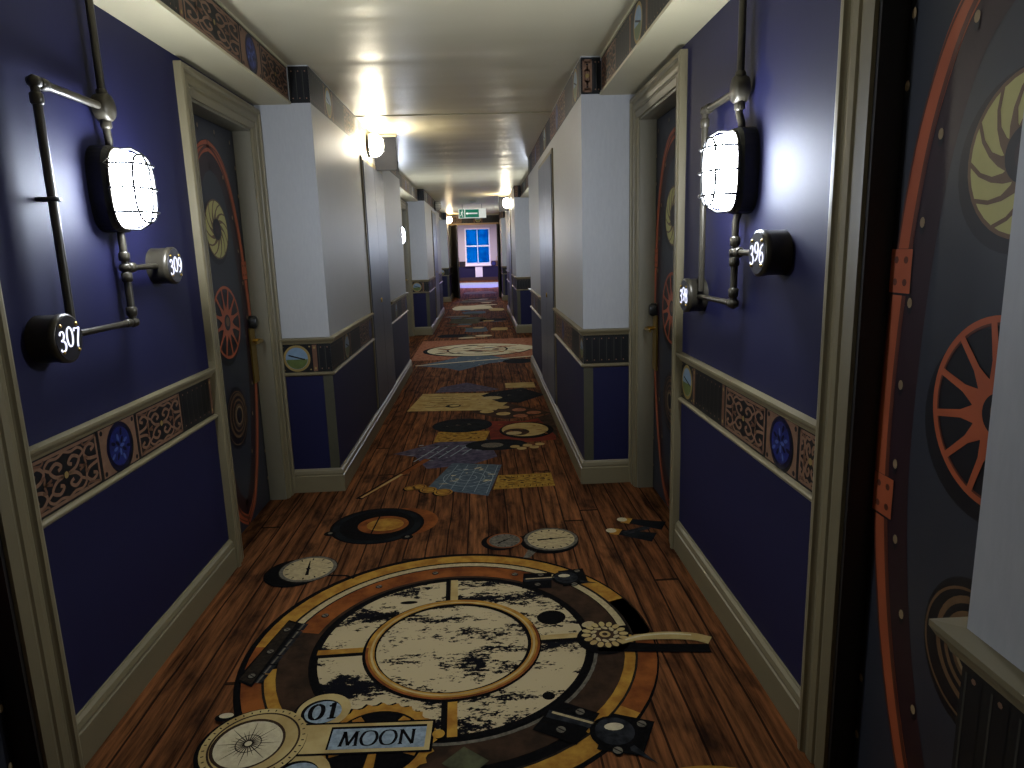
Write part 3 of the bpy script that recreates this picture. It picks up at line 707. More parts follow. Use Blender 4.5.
d.poly([(0.0, 5.42), (0.03, 4.72), (0.5, 4.80), (0.55, 5.60), (0.3, 5.38)], 'dye_red', 2); d.poly([(0.3, 5.38), (0.42, 5.46), (0.52, 4.82), (0.56, 5.62)], 'dye_umber', 3)
d.ell(0.30, 5.10, 0.21, 0.24, 'dye_black', 4); d.ell(0.29, 5.12, 0.18, 0.2, 'dye_parchment', 5); d.ell(0.22, 5.05, 0.1, 0.1, 'dye_umber', 6); d.ell(0.2, 5.02, 0.06, 0.05, 'dye_cream', 7)
d.poly([(-0.15, 5.76), (0.15, 5.46), (0.56, 5.62), (0.2, 6.05)], 'dye_umber', 2)
for (a, b) in ((0.0, 5.76), (0.14, 5.9), (0.14, 5.66), (0.28, 5.78), (0.28, 5.56), (0.40, 5.66)): d.ell(a, b, 0.062, 0.06, 'dye_rose' if a > 0.2 else 'dye_parchment', 3, 14)
d.poly([(-0.70, 5.88), (0.08, 5.80), (0.2, 6.1), (0.18, 6.52), (-0.62, 6.60)], 'dye_parchment', 4)
for q in range(6): d.stroke([(-0.55, 6.0 + q * 0.09), (-0.15 - (q % 3) * 0.06, 6.0 + q * 0.09)], 0.012, 'dye_umber', 5)
d.ell(-0.3, 6.02, 0.07, 0.06, 'dye_teal', 5); d.ell(-0.29, 6.03, 0.045, 0.035, 'dye_parchment', 6)
d.poly([(-0.05, 6.42), (0.12, 6.1), (0.3, 6.05), (0.56, 6.36), (0.36, 6.72), (0.05, 6.56)], 'dye_teal', 6); d.ell(0.05, 6.3, 0.1, 0.07, 'dye_cream', 7)
d.poly([(-0.5, 6.65), (0.0, 6.62), (0.14, 6.7), (-0.2, 7.1), (-0.46, 6.9)], 'dye_lilac', 3); d.poly([(0.2, 6.75), (0.5, 6.72), (0.5, 7.0), (0.2, 7.0)], 'dye_parchment', 3)
# the torn blue chart and the pale long oval beyond
d.poly([(-0.85, 8.3), (-0.45, 8.05), (-0.3, 7.85), (0.05, 8.3), (0.4, 8.45), (0.1, 8.9), (-0.25, 9.0), (-0.55, 8.6)], 'dye_blueprint', 2); d.stroke([(-0.85, 8.3), (0.6, 8.75)], 0.05, 'dye_pale', 3)
d.ell(0.42, 8.4, 0.2, 0.18, 'dye_teal', 3)
d.poly([(-0.95, 8.7), (0.8, 8.7), (0.8, 10.6), (-0.95, 10.6)], 'dye_rose', 1)
d.ell(-0.1, 9.5, 0.76, 0.62, 'dye_teal', 2); d.ell(-0.08, 9.52, 0.72, 0.58, 'dye_pale', 3); d.ring(-0.1, 9.5, 0.40, 0.43, 'dye_umber', 4, n=40)
rs = random.Random(3)
for q in range(46):
    t = rs.uniform(0, 2 * PI); rr = rs.uniform(0.1, 0.98); x, y = -0.08 + 0.66 * rr * math.cos(t), 9.5 + 0.54 * rr * math.sin(t)
    d.ell(x, y, rs.uniform(0.03, 0.13), rs.uniform(0.012, 0.04), rs.choice(['dye_lilac', 'dye_rose', 'dye_teal', 'dye_cream', 'dye_copper']), 5 + q % 6, 10, rs.uniform(-0.4, 0.4))
d.poly([(0.5, 9.3), (0.85, 9.5), (0.5, 9.9)], 'dye_pale', 4)
# small printed scatter on the papers and charts
for (x0, y0, x1, y1, cs, n, L) in ((-0.6, 5.95, 0.1, 6.45, ['dye_umber', 'dye_copper'], 40, 6), (-0.55, 4.4, -0.05, 4.85, ['dye_skyblue', 'dye_teal'], 30, 3), (-0.28, 3.85, 0.02, 4.22, ['dye_skyblue', 'dye_pale'], 24, 5),
                                   (-0.4, 8.2, 0.2, 8.8, ['dye_pale', 'dye_teal'], 24, 4), (0.1, 4.85, 0.45, 5.35, ['dye_black', 'dye_copper'], 16, 8), (-0.36, 4.88, -0.05, 5.1, ['dye_umber'], 22, 4), (0.07, 3.86, 0.36, 4.0, ['dye_umber'], 26, 4),
                                   (-0.4, 5.2, -0.05, 5.45, ['dye_grey', 'dye_umber'], 10, 5), (0.1, 6.2, 0.42, 6.6, ['dye_steel', 'dye_grey'], 12, 8)):
    for q in range(n):
        x, y = rs.uniform(x0, x1), rs.uniform(y0, y1); d.ell(x, y, rs.uniform(0.006, 0.03), rs.uniform(0.003, 0.010), rs.choice(cs), L, 8, rs.uniform(-0.6, 0.6))
for q in range(40):
    x, y = rs.uniform(-0.6, 0.3), rs.uniform(10.8, 19.5); d.ell(x, y, rs.uniform(0.1, 0.3), rs.uniform(0.04, 0.14), rs.choice(['dye_pale', 'dye_rose', 'dye_green', 'dye_blueprint', 'dye_umber', 'dye_parchment']), 3 + q % 5, 14, rs.uniform(-0.15, 0.15))
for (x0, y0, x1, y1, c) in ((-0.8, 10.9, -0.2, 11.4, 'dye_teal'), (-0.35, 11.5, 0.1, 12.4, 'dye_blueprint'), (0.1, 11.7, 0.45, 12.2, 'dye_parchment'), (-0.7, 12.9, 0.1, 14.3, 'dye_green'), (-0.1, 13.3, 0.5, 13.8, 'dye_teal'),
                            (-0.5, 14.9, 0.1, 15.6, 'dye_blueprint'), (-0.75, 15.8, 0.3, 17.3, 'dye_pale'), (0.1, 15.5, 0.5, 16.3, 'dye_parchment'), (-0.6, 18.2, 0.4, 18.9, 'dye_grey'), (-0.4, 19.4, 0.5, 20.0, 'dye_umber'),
                            (-0.7, 21.5, 0.5, 23.0, 'dye_grey'), (-1.2, 24.8, 1.0, 29.6, 'dye_skyblue')):  # last patch paints the end room's lilac floor glow into the carpet
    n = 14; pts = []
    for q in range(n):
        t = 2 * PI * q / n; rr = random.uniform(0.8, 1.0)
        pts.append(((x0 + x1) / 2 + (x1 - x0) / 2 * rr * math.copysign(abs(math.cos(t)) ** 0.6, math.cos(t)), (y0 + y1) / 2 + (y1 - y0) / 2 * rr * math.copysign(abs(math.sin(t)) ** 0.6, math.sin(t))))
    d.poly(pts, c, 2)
struct(m.build('floor'))

# ------------------------------------------------------------------ bedroom doors
ARCH = [(0.0, 1.895), (0.08, 1.875), (0.15, 1.83), (0.215, 1.75), (0.275, 1.6), (0.31, 1.43), (0.332, 1.23), (0.342, 1.03), (0.338, 0.82), (0.31, 0.62), (0.26, 0.42), (0.185, 0.22), (0.11, 0.1), (0.0, 0.03)]
def mural(d, w, h):
    """drawn about a=0"""
    hw = w / 2; d.rect(-hw, 0.005, hw, h, 'mural_slate', 1)
    d.rect(-hw, 0.005, -hw + 0.025, h, 'mural_dark', 2); d.rect(hw - 0.025, 0.005, hw, h, 'mural_dark', 2)
    out = [(x * 1.03 if x else 0, z) for x, z in spline(ARCH, 4)]; full = out + [(-x, z) for x, z in reversed(out)]
    def sc(k, kz, dz=0): return [(x * k, (z - 0.96) * kz + 0.96 + dz) for x, z in full]
    d.poly(sc(1.035, 1.03), 'mural_dark', 2)
    cp = spline(ARCH, 4)
    for sg in (-1, 1):
        d.stroke([(sg * x * 0.985, z) for x, z in cp], 0.052, 'mural_copper', 5); d.stroke([(sg * (x * 0.985 - 0.020), z) for x, z in cp], 0.013, 'mural_copper_dark', 6); d.stroke([(sg * (x * 0.985 + 0.024), z) for x, z in cp], 0.006, 'mural_copper_dark', 6)
        d.stroke([(sg * (x * 0.82), (z - 0.96) * 0.93 + 0.96) for x, z in cp], 0.085, 'mural_plum', 4)
    d.poly(sc(0.74, 0.88), 'mural_slate', 3)
    for sg in (-1, 1):
        for (x, z) in ((0.154, 1.765), (0.2265, 1.575), (0.261, 1.407), (0.281, 1.24), (0.289, 1.06), (0.285, 0.88), (0.262, 0.71), (0.218, 0.55), (0.15, 0.36), (0.345, 1.83), (0.35, 1.69), (0.30, 1.95), (0.1, 1.97), (0.37, 0.3), (0.36, 0.14)):
            if x > hw - 0.012: x = hw - 0.012
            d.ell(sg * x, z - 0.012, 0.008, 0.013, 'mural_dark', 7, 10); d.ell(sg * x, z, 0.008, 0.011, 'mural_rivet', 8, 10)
        for z in (1.306, 0.794):
            x = sg * 0.322; d.rect(x - 0.040, z - 0.052, x + 0.040, z + 0.048, 'mural_dark', 7); d.rect(x - 0.037, z - 0.047, x + 0.037, z + 0.047, 'mural_copper', 8)
            for p in (-0.017, 0.017):
                for q in (-0.024, 0.024): d.disc(x + p, z + q, 0.008, 'mural_copper_dark', 9, 10)
    # iris
    c = (0.0, 1.51); r = 0.138
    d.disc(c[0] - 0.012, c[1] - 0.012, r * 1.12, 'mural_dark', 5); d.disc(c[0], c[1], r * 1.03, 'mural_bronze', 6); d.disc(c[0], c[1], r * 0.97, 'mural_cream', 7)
    for q in range(12):
        t = q * 2 * PI / 12
        pts = [(c[0] + r * rr * math.cos(t + (1 - rr) * 1.15), c[1] + r * rr * math.sin(t + (1 - rr) * 1.15)) for rr in (0.98, 0.8, 0.62, 0.45, 0.3)]
        d.stroke(pts, [0.008, 0.008, 0.010, 0.018, 0.03], 'mural_bronze', 8)
    d.disc(c[0], c[1], r * 0.36, 'mural_dark', 9); d.disc(c[0], c[1], r * 0.2, 'mural_plum', 10)
    # spoked wheel
    c = (0.0, 1.062); r = 0.178
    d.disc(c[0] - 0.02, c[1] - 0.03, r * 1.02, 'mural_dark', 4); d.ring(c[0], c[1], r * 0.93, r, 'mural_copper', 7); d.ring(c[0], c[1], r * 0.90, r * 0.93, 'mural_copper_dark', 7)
    for q in range(12):
        t = q * 2 * PI / 12 + 0.2; d.stroke([(c[0] + r * 0.25 * math.cos(t), c[1] + r * 0.25 * math.sin(t)), (c[0] + r * 0.55 * math.cos(t), c[1] + r * 0.55 * math.sin(t)), (c[0] + r * 0.95 * math.cos(t), c[1] + r * 0.95 * math.sin(t))], [0.045, 0.016, 0.014], 'mural_copper', 8)
    d.disc(c[0], c[1], r * 0.38, 'mural_copper', 9); d.disc(c[0], c[1], r * 0.22, 'mural_dark', 10); d.disc(c[0] + 0.004, c[1] + 0.004, r * 0.13, 'mural_bronze', 11)
    # lens at the foot
    c = (0.0, 0.578); r = 0.142
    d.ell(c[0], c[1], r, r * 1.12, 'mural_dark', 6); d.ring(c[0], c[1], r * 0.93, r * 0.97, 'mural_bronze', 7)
    for k, mt in ((0.8, 'mural_bronze'), (0.7, 'mural_dark'), (0.6, 'mural_bronze'), (0.52, 'mural_dark'), (0.42, 'mural_bronze'), (0.34, 'mural_rivet'), (0.28, 'mural_dark')):
        d.disc(c[0] + 0.01, c[1] + 0.012, r * k, mt, 8 + int((0.8 - k) * 30)); 
CAS = [(0, 0), (0, 0.030), (0.010, 0.034), (0.022, 0.034), (0.026, 0.026), (0.030, 0.022), (0.034, 0.024), (0.050, 0.026), (0.068, 0.024), (0.072, 0.018), (0.078, 0.018), (0.084, 0.022), (CW - 0.006, 0.016), (CW, 0.014), (CW, 0)]
dn = 0
for s in (-1, 1):
    for ri, r in enumerate(LAY[s]['rec']):
        for di, (a, b) in enumerate(doors_of(s, r)):
            dn += 1; DOORD = 0.055 if di == 0 and ri == 0 else 0.085
            root = struct(empty('door_%d' % dn, (sx(s, -DOORD), (a + b) / 2, 0)))
            def W(mb, name):
                o = mb.build(name, root); o.matrix_parent_inverse = Matrix.Translation(-Vector(root.location)); return o
            # casing: profile (from outer edge inwards, projection) swept round the opening
            m = MB(); vs = []; P = len(CAS)
            for (cy_, cz, sy_, sz_) in ((a, 0, -1, 0), (a, ZO, -1, 1), (b, ZO, 1, 1), (b, 0, 1, 0)):
                for (wd, pr) in CAS:
                    q = CW - wd; vs.append((sx(s, pr), cy_ + sy_ * q, cz + sz_ * q))
            fs = []
            for i in range(3):
                for k in range(P - 1): fs.append((i * P + k, i * P + k + 1, (i + 1) * P + k + 1, (i + 1) * P + k))
            m.add(vs, fs, 'khaki_trim')
            W(m, 'casing')
            m = MB()      # jamb lining and stop
            t = 0.012
            for (p, q) in ((a, a + t), (b - t, b)): m.box((sx(s, 0.004), p, 0), (sx(s, -0.2), q, ZO), 'dark_wood_and_shade' if (ri == 0 and di == 0) else 'jamb_paint')  # near doors: side jambs coloured dark in place of the shade on them
            m.box((sx(s, 0.004), a, ZO - t), (sx(s, -0.2), b, ZO), 'jamb_paint'); W(m, 'jamb')
            m = MB(); m.box((sx(s, -DOORD), a + t + 0.003, 0.008), (sx(s, -DOORD - 0.045), b - t - 0.003, ZO - t - 0.003), 'mural_dark')
            dd = side_frame(m, s, -DOORD, (a + b) / 2)
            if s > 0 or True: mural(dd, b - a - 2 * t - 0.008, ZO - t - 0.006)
            W(m, 'leaf')
            # brass plate and lever: on the edge away from the recess middle pillar
            hs = (b - 0.058) if di == 1 else (a + 0.058)
            m = MB(); m.box((sx(s, -DOORD + 0.004), hs - 0.042, 0.70), (sx(s, -DOORD + 0.013), hs + 0.034, 1.0), 'brass'); hp = W(m, 'handle_plate')
            m = MB(); x0 = sx(s, -DOORD + 0.011); e = -s
            dirn = -1 if di == 1 else 1
            m.tube([(x0, hs, 0.93), (x0 + e * 0.045, hs, 0.93), (x0 + e * 0.052, hs + dirn * 0.015, 0.93), (x0 + e * 0.052, hs + dirn * 0.11, 0.928)], [0.011, 0.010, 0.009, 0.007], 'brass', 10); W(m, 'lever')
            m = MB(); m.lathe((x0, hs, 1.03), '-x' if s > 0 else 'x', [(0.022, -0.007), (0.022, 0.022), (0.016, 0.03)], 'black_iron', 18, 1.6); W(m, 'card_reader')

# ------------------------------------------------------------------ riser cupboard doors on the piers
for s, (y0, y1), lab in ((-1, (5.40, 6.52), 'tall steel grey service cupboard door below the bright round lamp of the first left pier'),
                    (1, (5.30, 6.50), 'tall steel grey service cupboard door in the first right pier reflecting lamps'),
                    (-1, (12.9, 14.0), 'narrow-looking distant steel grey cupboard door in the second left pier'),
                    (1, (12.7, 13.8), 'narrow-looking distant steel grey cupboard door in the second right pier')):
    xf = sx(s, DP[s]); e = -s; zt = 2.10; zb = ZB + 0.001
    root = empty('cupboard_door', (xf, (y0 + y1) / 2, zb)); tag(root, lab, 'cupboard door', 'service cupboard doors')
    inv = Matrix.Translation(-Vector(root.location))
    def W2(mb, nm):
        o = mb.build(nm, root); o.matrix_parent_inverse = inv; return o
    m = MB(); t = 0.03
    m.box((xf, y0, zb), (xf + e * 0.010, y0 + t, zt), 'khaki_trim'); m.box((xf, y1 - t, zb), (xf + e * 0.010, y1, zt), 'khaki_trim'); m.box((xf, y0, zt - t), (xf + e * 0.010, y1, zt), 'khaki_trim')
    m.box((xf, y0 + t, zb), (xf + e * 0.002, y1 - t, zt - t), 'gap_black'); W2(m, 'frame')
    ym = (y0 + y1) / 2
    for (p, q) in ((y0 + t + 0.006, ym - 0.003), (ym + 0.003, y1 - t - 0.006)):
        m = MB(); m.box((xf + e * 0.002, p, zb + 0.004), (xf + e * 0.016, q, zt - t - 0.006), 'riser_steel'); W2(m, 'door_leaf')
    m = MB(); m.lathe((xf + e * 0.016, ym - 0.06, 0.98), '-x' if s > 0 else 'x', [(0.02, 0), (0.02, 0.006), (0.012, 0.009)], 'brass', 16); W2(m, 'lock')

# ------------------------------------------------------------------ caged wall lamps on pipework
def superell(ra, rb, n, p=3.2):
    return [(ra * math.copysign(abs(math.cos(2 * PI * k / n)) ** (2 / p), math.cos(2 * PI * k / n)), rb * math.copysign(abs(math.sin(2 * PI * k / n)) ** (2 / p), math.sin(2 * PI * k / n))) for k in range(n)]
LZ = 1.597; LW, LH = 0.080, 0.117
def make_lamp(loc, rz, low, high, sl, sh, label, glow='lamp_glow', corner=-0.335, zl=1.18, zh=1.355):
    root = empty('pipe_wall_lamp', loc, rz); tag(root, label, 'wall lamp', 'caged pipe lamps in the blue recesses')
    PX = 0.035; PR = 0.0115
    m = MB(); n = 32                                      # cast back box
    rings = [(0.0, 1.12), (0.045, 1.12), (0.058, 1.05)]
    vs = []
    for x, k in rings: vs += [(x, a, LZ + b) for a, b in superell(LW * k, LH * k, n)]
    fs = [(i * n + k, i * n + (k + 1) % n, (i + 1) * n + (k + 1) % n, (i + 1) * n + k) for i in range(len(rings) - 1) for k in range(n)]
    fs.append(tuple(range(2 * n, 3 * n))); m.add(vs, fs, 'black_iron', False)
    m.build('back_box', root)
    m = MB(); vs = []; rings = [(0.0585, 0.97), (0.09, 0.96), (0.112, 0.90), (0.126, 0.78), (0.134, 0.58), (0.137, 0.3), (0.138, 0.05)]
    for x, k in rings: vs += [(x, a, LZ + b) for a, b in superell(LW * k, LH * k, n, 2.8)]
    fs = [(i * n + k, i * n + (k + 1) % n, (i + 1) * n + (k + 1) % n, (i + 1) * n + k) for i in range(len(rings) - 1) for k in range(n)]
    fs.append(tuple(range((len(rings) - 1) * n, len(rings) * n))); m.add(vs, fs, glow, True)
    m.build('lamp_glass', root)
    m = MB()                                              # cage
    def bow(zz, hw):
        return [(0.06, -hw, zz), (0.10, -hw * 1.02, zz), (0.130, -hw * 0.86, zz), (0.146, -hw * 0.5, zz), (0.149, 0, zz), (0.146, hw * 0.5, zz), (0.130, hw * 0.86, zz), (0.10, hw * 1.02, zz), (0.06, hw, zz)]
    for zz, k in ((LZ - 0.072, 0.93), (LZ, 1.04), (LZ + 0.072, 0.93)): m.tube(bow(zz, LW * k + 0.004), 0.0036, 'black_iron', 8)
    hh = LH + 0.004
    m.tube([(0.06, 0, LZ - hh), (0.10, 0, LZ - hh * 1.02), (0.130, 0, LZ - hh * 0.88), (0.146, 0, LZ - hh * 0.5), (0.149, 0, LZ), (0.146, 0, LZ + hh * 0.5), (0.130, 0, LZ + hh * 0.88), (0.10, 0, LZ + hh * 1.02), (0.06, 0, LZ + hh)], 0.0038, 'black_iron', 8)
    lp = [(0.128, a, LZ + b) for a, b in superell(LW * 0.88, LH * 0.88, 28, 2.8)]; m.tube(lp + [lp[0]], 0.0038, 'black_iron', 8)
    lp = [(0.062, a, LZ + b) for a, b in superell(LW * 1.04, LH * 1.04, 28, 3)]; m.tube(lp + [lp[0]], 0.005, 'aged_pipe', 6)
    m.tube([(0.05, -LW * 1.1, LZ + 0.072), (0.075, -LW * 1.2, LZ + 0.085), (0.095, -LW * 1.05, LZ + 0.062), (0.07, -LW * 1.1, LZ + 0.06), (0.05, -LW * 1.1, LZ + 0.072)], 0.003, 'aged_pipe', 6)
    m.build('cage', root)
    def pipe(pts, r=PR): mm = MB(); mm.tube(pts, r, 'aged_pipe', 12); mm.build('pipe', root)
    ja = (PX, 0, 1.842)
    pipe([(PX, 0, ZS - 0.001), (PX, 0, 1.875)])
    pipe([(PX, 0, 1.82), (PX, 0, 1.77), (PX - 0.004, 0.012, 1.74), (PX - 0.006, 0.012, LZ + LH * 1.05)])
    pipe([(PX, -0.015, 1.842), (PX, corner, 1.842)]); pipe([(PX, corner, 1.83), (PX, corner, zl + 0.02)])
    pipe([(PX - 0.005, 0.01, LZ - LH * 1.05), (PX, 0, LZ - LH - 0.04), (PX, 0, zl + 0.01)])
    pipe([(PX, 0, zl), (PX, sl + 0.05 if sl < corner - 0.02 else corner + 0.0, zl)], 0.0095)
    pipe([(PX, 0, zh), (PX, sh - 0.05, zh)], 0.0095)
    m = MB(); m.lathe((PX - 0.02, 0, 1.842), 'x', [(0.034, 0), (0.036, 0.008), (0.036, 0.036), (0.032, 0.042), (0.0, 0.043)], 'aged_pipe', 20, 1.15); m.build('junction_box', root)
    def collar(p, ax, r=0.0165, l=0.03):                  # collars and elbows
        m = MB(); m.lathe(p, ax, [(r * 0.8, -l / 2), (r, -l / 2 + 0.004), (r, l / 2 - 0.004), (r * 0.8, l / 2)], 'aged_pipe', 14); m.build('pipe_collar', root)
    collar((PX, 0, 1.88), 'z'); collar((PX, 0, 1.795), 'z'); collar((PX, corner, 1.80), 'z'); collar((PX, corner + 0.035, 1.842), 'y')
    collar((PX, 0, zh + 0.035), 'z'); collar((PX, 0, zh - 0.03), 'z'); collar((PX, 0.035, zh), 'y'); collar((PX, 0, zl + 0.035), 'z'); collar((PX, -0.03, zl), 'y', 0.013)
    for p in ((PX, corner, 1.842), (PX, 0, zl), (PX, 0, zh)):
        m = MB(); m.lathe(p, 'x', [(0.0, -0.018), (0.012, -0.015), (0.018, 0), (0.012, 0.015), (0.0, 0.018)], 'aged_pipe', 14); m.build('elbow_joint', root)
    m = MB(); m.tube([(0.0, corner - 0.012, 1.545), (PX + 0.012, corner - 0.014, 1.545), (PX + 0.014, corner, 1.545), (PX + 0.012, corner + 0.014, 1.545), (0.0, corner + 0.012, 1.545)], 0.006, 'black_iron', 8); m.build('pipe_clip', root)
    for (ss, zz, num) in ((sl, zl, low), (sh, zh, high)):
        m = MB(); R = 0.063
        m.lathe((0, ss, zz), 'x', [(R, 0.0), (R, 0.054), (R * 1.04, 0.056), (R * 1.04, 0.072), (R * 0.94, 0.075)], 'aged_pipe', 36)
        dr = m.build('number_drum', root)
        m = MB(); m.lathe((0.075, ss, zz), 'x', [(R * 0.93, 0), (R * 0.93, 0.002)], 'drum_face', 36)
        for q in range(4):
            t = PI / 4 + q * PI / 2; m.lathe((0.0765, ss + R * 0.78 * math.cos(t), zz + R * 0.78 * math.sin(t)), 'x', [(0.005, 0), (0.004, 0.004), (0, 0.005)], 'brass', 8)
        m.build('face_plate', dr)
        if num:
            m = MB(); dd = D(m, (0.0774, ss, zz), (0, 1, 0), (0, 0, 1)); text(dd, num, 0, 0, 0.052, 'numeral_glow', 1, 0.15, gap=0.06, sx=0.95, bob=[-0.1, 0.08, 0.0])
            m.build('numeral', dr)
    return root
make_lamp((XL, 2.283, 0), 0, '307', '309', -0.425, 0.27, 'caged oval wall lamp on pipework with glowing room numbers 307 and 309')
make_lamp((XR, 2.225, 0), PI, '398', '396', -0.415, 0.285, 'caged oval wall lamp on pipework with glowing room numbers 396 and 398', zh=1.345)
def copy_tree(o, parent=None):
    c = o.copy(); col.objects.link(c); c.parent = parent
    for ch in [x for x in bpy.data.objects if x.parent == o]: copy_tree(ch, c)
    return c
far = make_lamp((XL, 9.70, 0), 0, None, None, -0.475, 0.235, 'lit caged wall lamp in the second left recess, beyond the first service cupboard')
for loc, rz, lab in (((XR, 9.61, 0), PI, 'lit caged wall lamp in the second right recess, mostly behind the pier'),
                     ((XL, 17.02, 0), 0, 'lit caged wall lamp in the farthest left recess'), ((XR, 16.97, 0), PI, 'lit caged wall lamp in the farthest right recess')):
    c = copy_tree(far); c.location = loc; c.rotation_euler = (0, 0, rz); c['label'] = lab

# ------------------------------------------------------------------ round bulkhead lamps high on the piers
def high_lamp(x, y, z, s, glow, lab):
    root = empty('bulkhead_lamp', (x, y, z)); tag(root, lab, 'bulkhead lamp', 'bulkhead lamps high on the piers'); e = '-x' if s > 0 else 'x'
    m = MB(); m.lathe((0, 0, 0), e, [(0.078, 0), (0.080, 0.014), (0.072, 0.022)], 'black_iron', 28, 1.15); m.build('back_box', root)
    m = MB(); m.lathe((0.0225 * -s, 0, 0), e, [(0.07, 0), (0.076, 0.025), (0.074, 0.05), (0.062, 0.078), (0.038, 0.096), (0.0, 0.102)], glow, 28, 1.15); m.build('lamp_glass', root)
    m = MB(); f = -s
    for k in (-0.045, 0, 0.045): m.tube([(f * 0.02, -0.082, k), (f * 0.08, -0.078, k), (f * 0.122, -0.04, k), (f * 0.132, 0, k), (f * 0.122, 0.04, k), (f * 0.08, 0.078, k), (f * 0.02, 0.082, k)], 0.0026, 'black_iron', 6)
    m.tube([(f * 0.02, 0, -0.094), (f * 0.08, 0, -0.09), (f * 0.122, 0, -0.05), (f * 0.134, 0, 0), (f * 0.122, 0, 0.05), (f * 0.08, 0, 0.09), (f * 0.02, 0, 0.094)], 0.0026, 'black_iron', 6); m.build('cage', root)
    return root
high_lamp(sx(-1, DP[-1]) + 0.0035, 5.80, 2.222, -1, 'ceiling_lamp_glow', 'brightly lit round caged lamp high on the first left pier above the cupboard door')
high_lamp(sx(-1, DP[-1]) + 0.0035, 13.9, 2.235, -1, 'unlit_glass', 'unlit dark round lamp high on the second left pier')
high_lamp(sx(1, DP[1]) - 0.0035, 12.9, 2.19, 1, 'ceiling_lamp_glow', 'lit round caged lamp high on the second right pier')
high_lamp(sx(-1, DP[-1]) - 0.001, 19.3, 2.19, -1, 'far_lamp_glow', 'small lit round lamp high on the last left pier beside the exit sign')
high_lamp(-1.0, 23.6, 2.15, -1, 'far_lamp_glow', 'small warm lit round lamp on the left wall beyond the far doorway')
def blade(x, y, s, lab):
    root = empty('blade_sign', (x, y, 2.06)); tag(root, lab, 'sign', 'blank signs projecting from the piers'); f = -s
    m = MB(); m.box((0, -0.02, 0.272), (f * 0.20, 0.02, 0.290), 'jamb_paint'); m.build('bracket', root)
    m = MB(); m.box((f * 0.004, -0.008, 0), (f * 0.19, 0.008, 0.271), 'blade_grey'); m.build('sign_panel', root)
blade(sx(-1, DP[-1]) + 0.0035, 6.12, -1, 'blank grey sign on a bar projecting behind the bright lamp of the first left pier')
blade(sx(1, DP[1]) - 0.0035, 13.2, 1, 'blank grey sign on a bar projecting behind the lamp of the second right pier')

# smoke detector, exit sign
m = MB(); m.lathe((0, 0, 0), '-z', [(0.06, 0), (0.06, 0.014), (0.045, 0.03), (0.02, 0.036), (0, 0.037)], 'detector_white', 24); o = m.build('smoke_detector', loc=(-0.13, 14.6, ZC - 0.006)); tag(o, 'small white round smoke detector on the ceiling before the exit sign', 'smoke detector')
root = empty('exit_sign', (-0.12, 15.6, 2.06)); tag(root, 'green emergency exit sign with white running figure hanging from the ceiling', 'exit sign')
m = MB(); m.box((-0.34, -0.02, 0.0), (0.27, 0.02, 0.20), 'sign_white'); m.build('housing', root)
m = MB(); dd = D(m, (0, -0.0205, 0), (1, 0, 0), (0, 0, 1)); dd.rect(-0.32, 0.01, -0.21, 0.19, 'sign_green', 1); dd.rect(-0.19, 0.015, 0.11, 0.185, 'sign_green', 1)
dd.disc(-0.255, 0.155, 0.014, 'sign_white', 2, 12); dd.stroke([(-0.262, 0.135), (-0.27, 0.09)], 0.024, 'sign_white', 2); dd.stroke([(-0.27, 0.09), (-0.245, 0.06), (-0.25, 0.025)], 0.013, 'sign_white', 2)
dd.stroke([(-0.27, 0.09), (-0.29, 0.06), (-0.305, 0.055)], 0.013, 'sign_white', 2); dd.stroke([(-0.262, 0.13), (-0.235, 0.11), (-0.225, 0.115)], 0.009, 'sign_white', 2); dd.stroke([(-0.264, 0.13), (-0.29, 0.115)], 0.009, 'sign_white', 2)
dd.stroke([(-0.16, 0.1), (0.08, 0.1)], 0.03, 'sign_white', 2); dd.poly([(-0.18, 0.1), (-0.14, 0.065), (-0.14, 0.135)], 'sign_white', 2)
m.build('sign_face', root)
m = MB()
for x in (-0.25, 0.18): m.tube([(x, 0, 0.2), (x, 0, ZC - 0.006 - 2.06)], 0.004, 'black_iron', 8)
m.build('hanger', root)

# ------------------------------------------------------------------ far doorway with fire doors, end room, window
m = MB(); y0 = YEND - 0.12; xl, xr = sx(-1, DP[-1]), sx(1, DP[1]); LT = 2.10
m.box((xl, y0, LT), (xr, YEND + 0.05, ZC - 0.006), 'pier_paper')
d = D(m, (xl, y0, 0), (1, 0, 0), (0, 0, 1)); frieze(d, 0, xr - xl, LT + 0.03, ZC - 0.02, 2)
m.box((xl, y0 - 0.02, LT - 0.02), (xr, y0, LT + 0.025), 'light_wood'); m.box((xl, y0, 0), (xl + 0.2, YEND + 0.05, LT), 'dark_wood_and_shade'); m.box((xr - 0.05, y0, 0), (xr, YEND + 0.05, LT), 'dark_wood_and_shade'); trim(m)
for s, (p, q) in ((-1, ((xl + 0.06, 20.43), (xl + 0.225, 19.75))), (1, ((xr - 0.03, 20.43), (xr - 0.075, 19.75)))):
    dn += 1; ang = math.atan2(q[0] - p[0], -(q[1] - p[1])); Ln = math.hypot(q[0] - p[0], q[1] - p[1])
    root = struct(empty('door_%d' % dn, (p[0], p[1], 0), 0)); root.rotation_euler = (0, 0, ang)
    m = MB(); m.box((-0.022, -Ln, 0.01), (0.022, 0, 2.07), 'dark_wood_and_shade'); m.build('leaf', root)
    m = MB(); hx = 0.022 if s < 0 else -0.022; sg = 1 if s < 0 else -1
    m.tube([(hx, -Ln + 0.08, 0.9), (hx + sg * 0.03, -Ln + 0.08, 0.9), (hx + sg * 0.03, -Ln + 0.08, 1.15), (hx, -Ln + 0.08, 1.15)], 0.009, 'brass', 8); m.build('pull_handle', root)
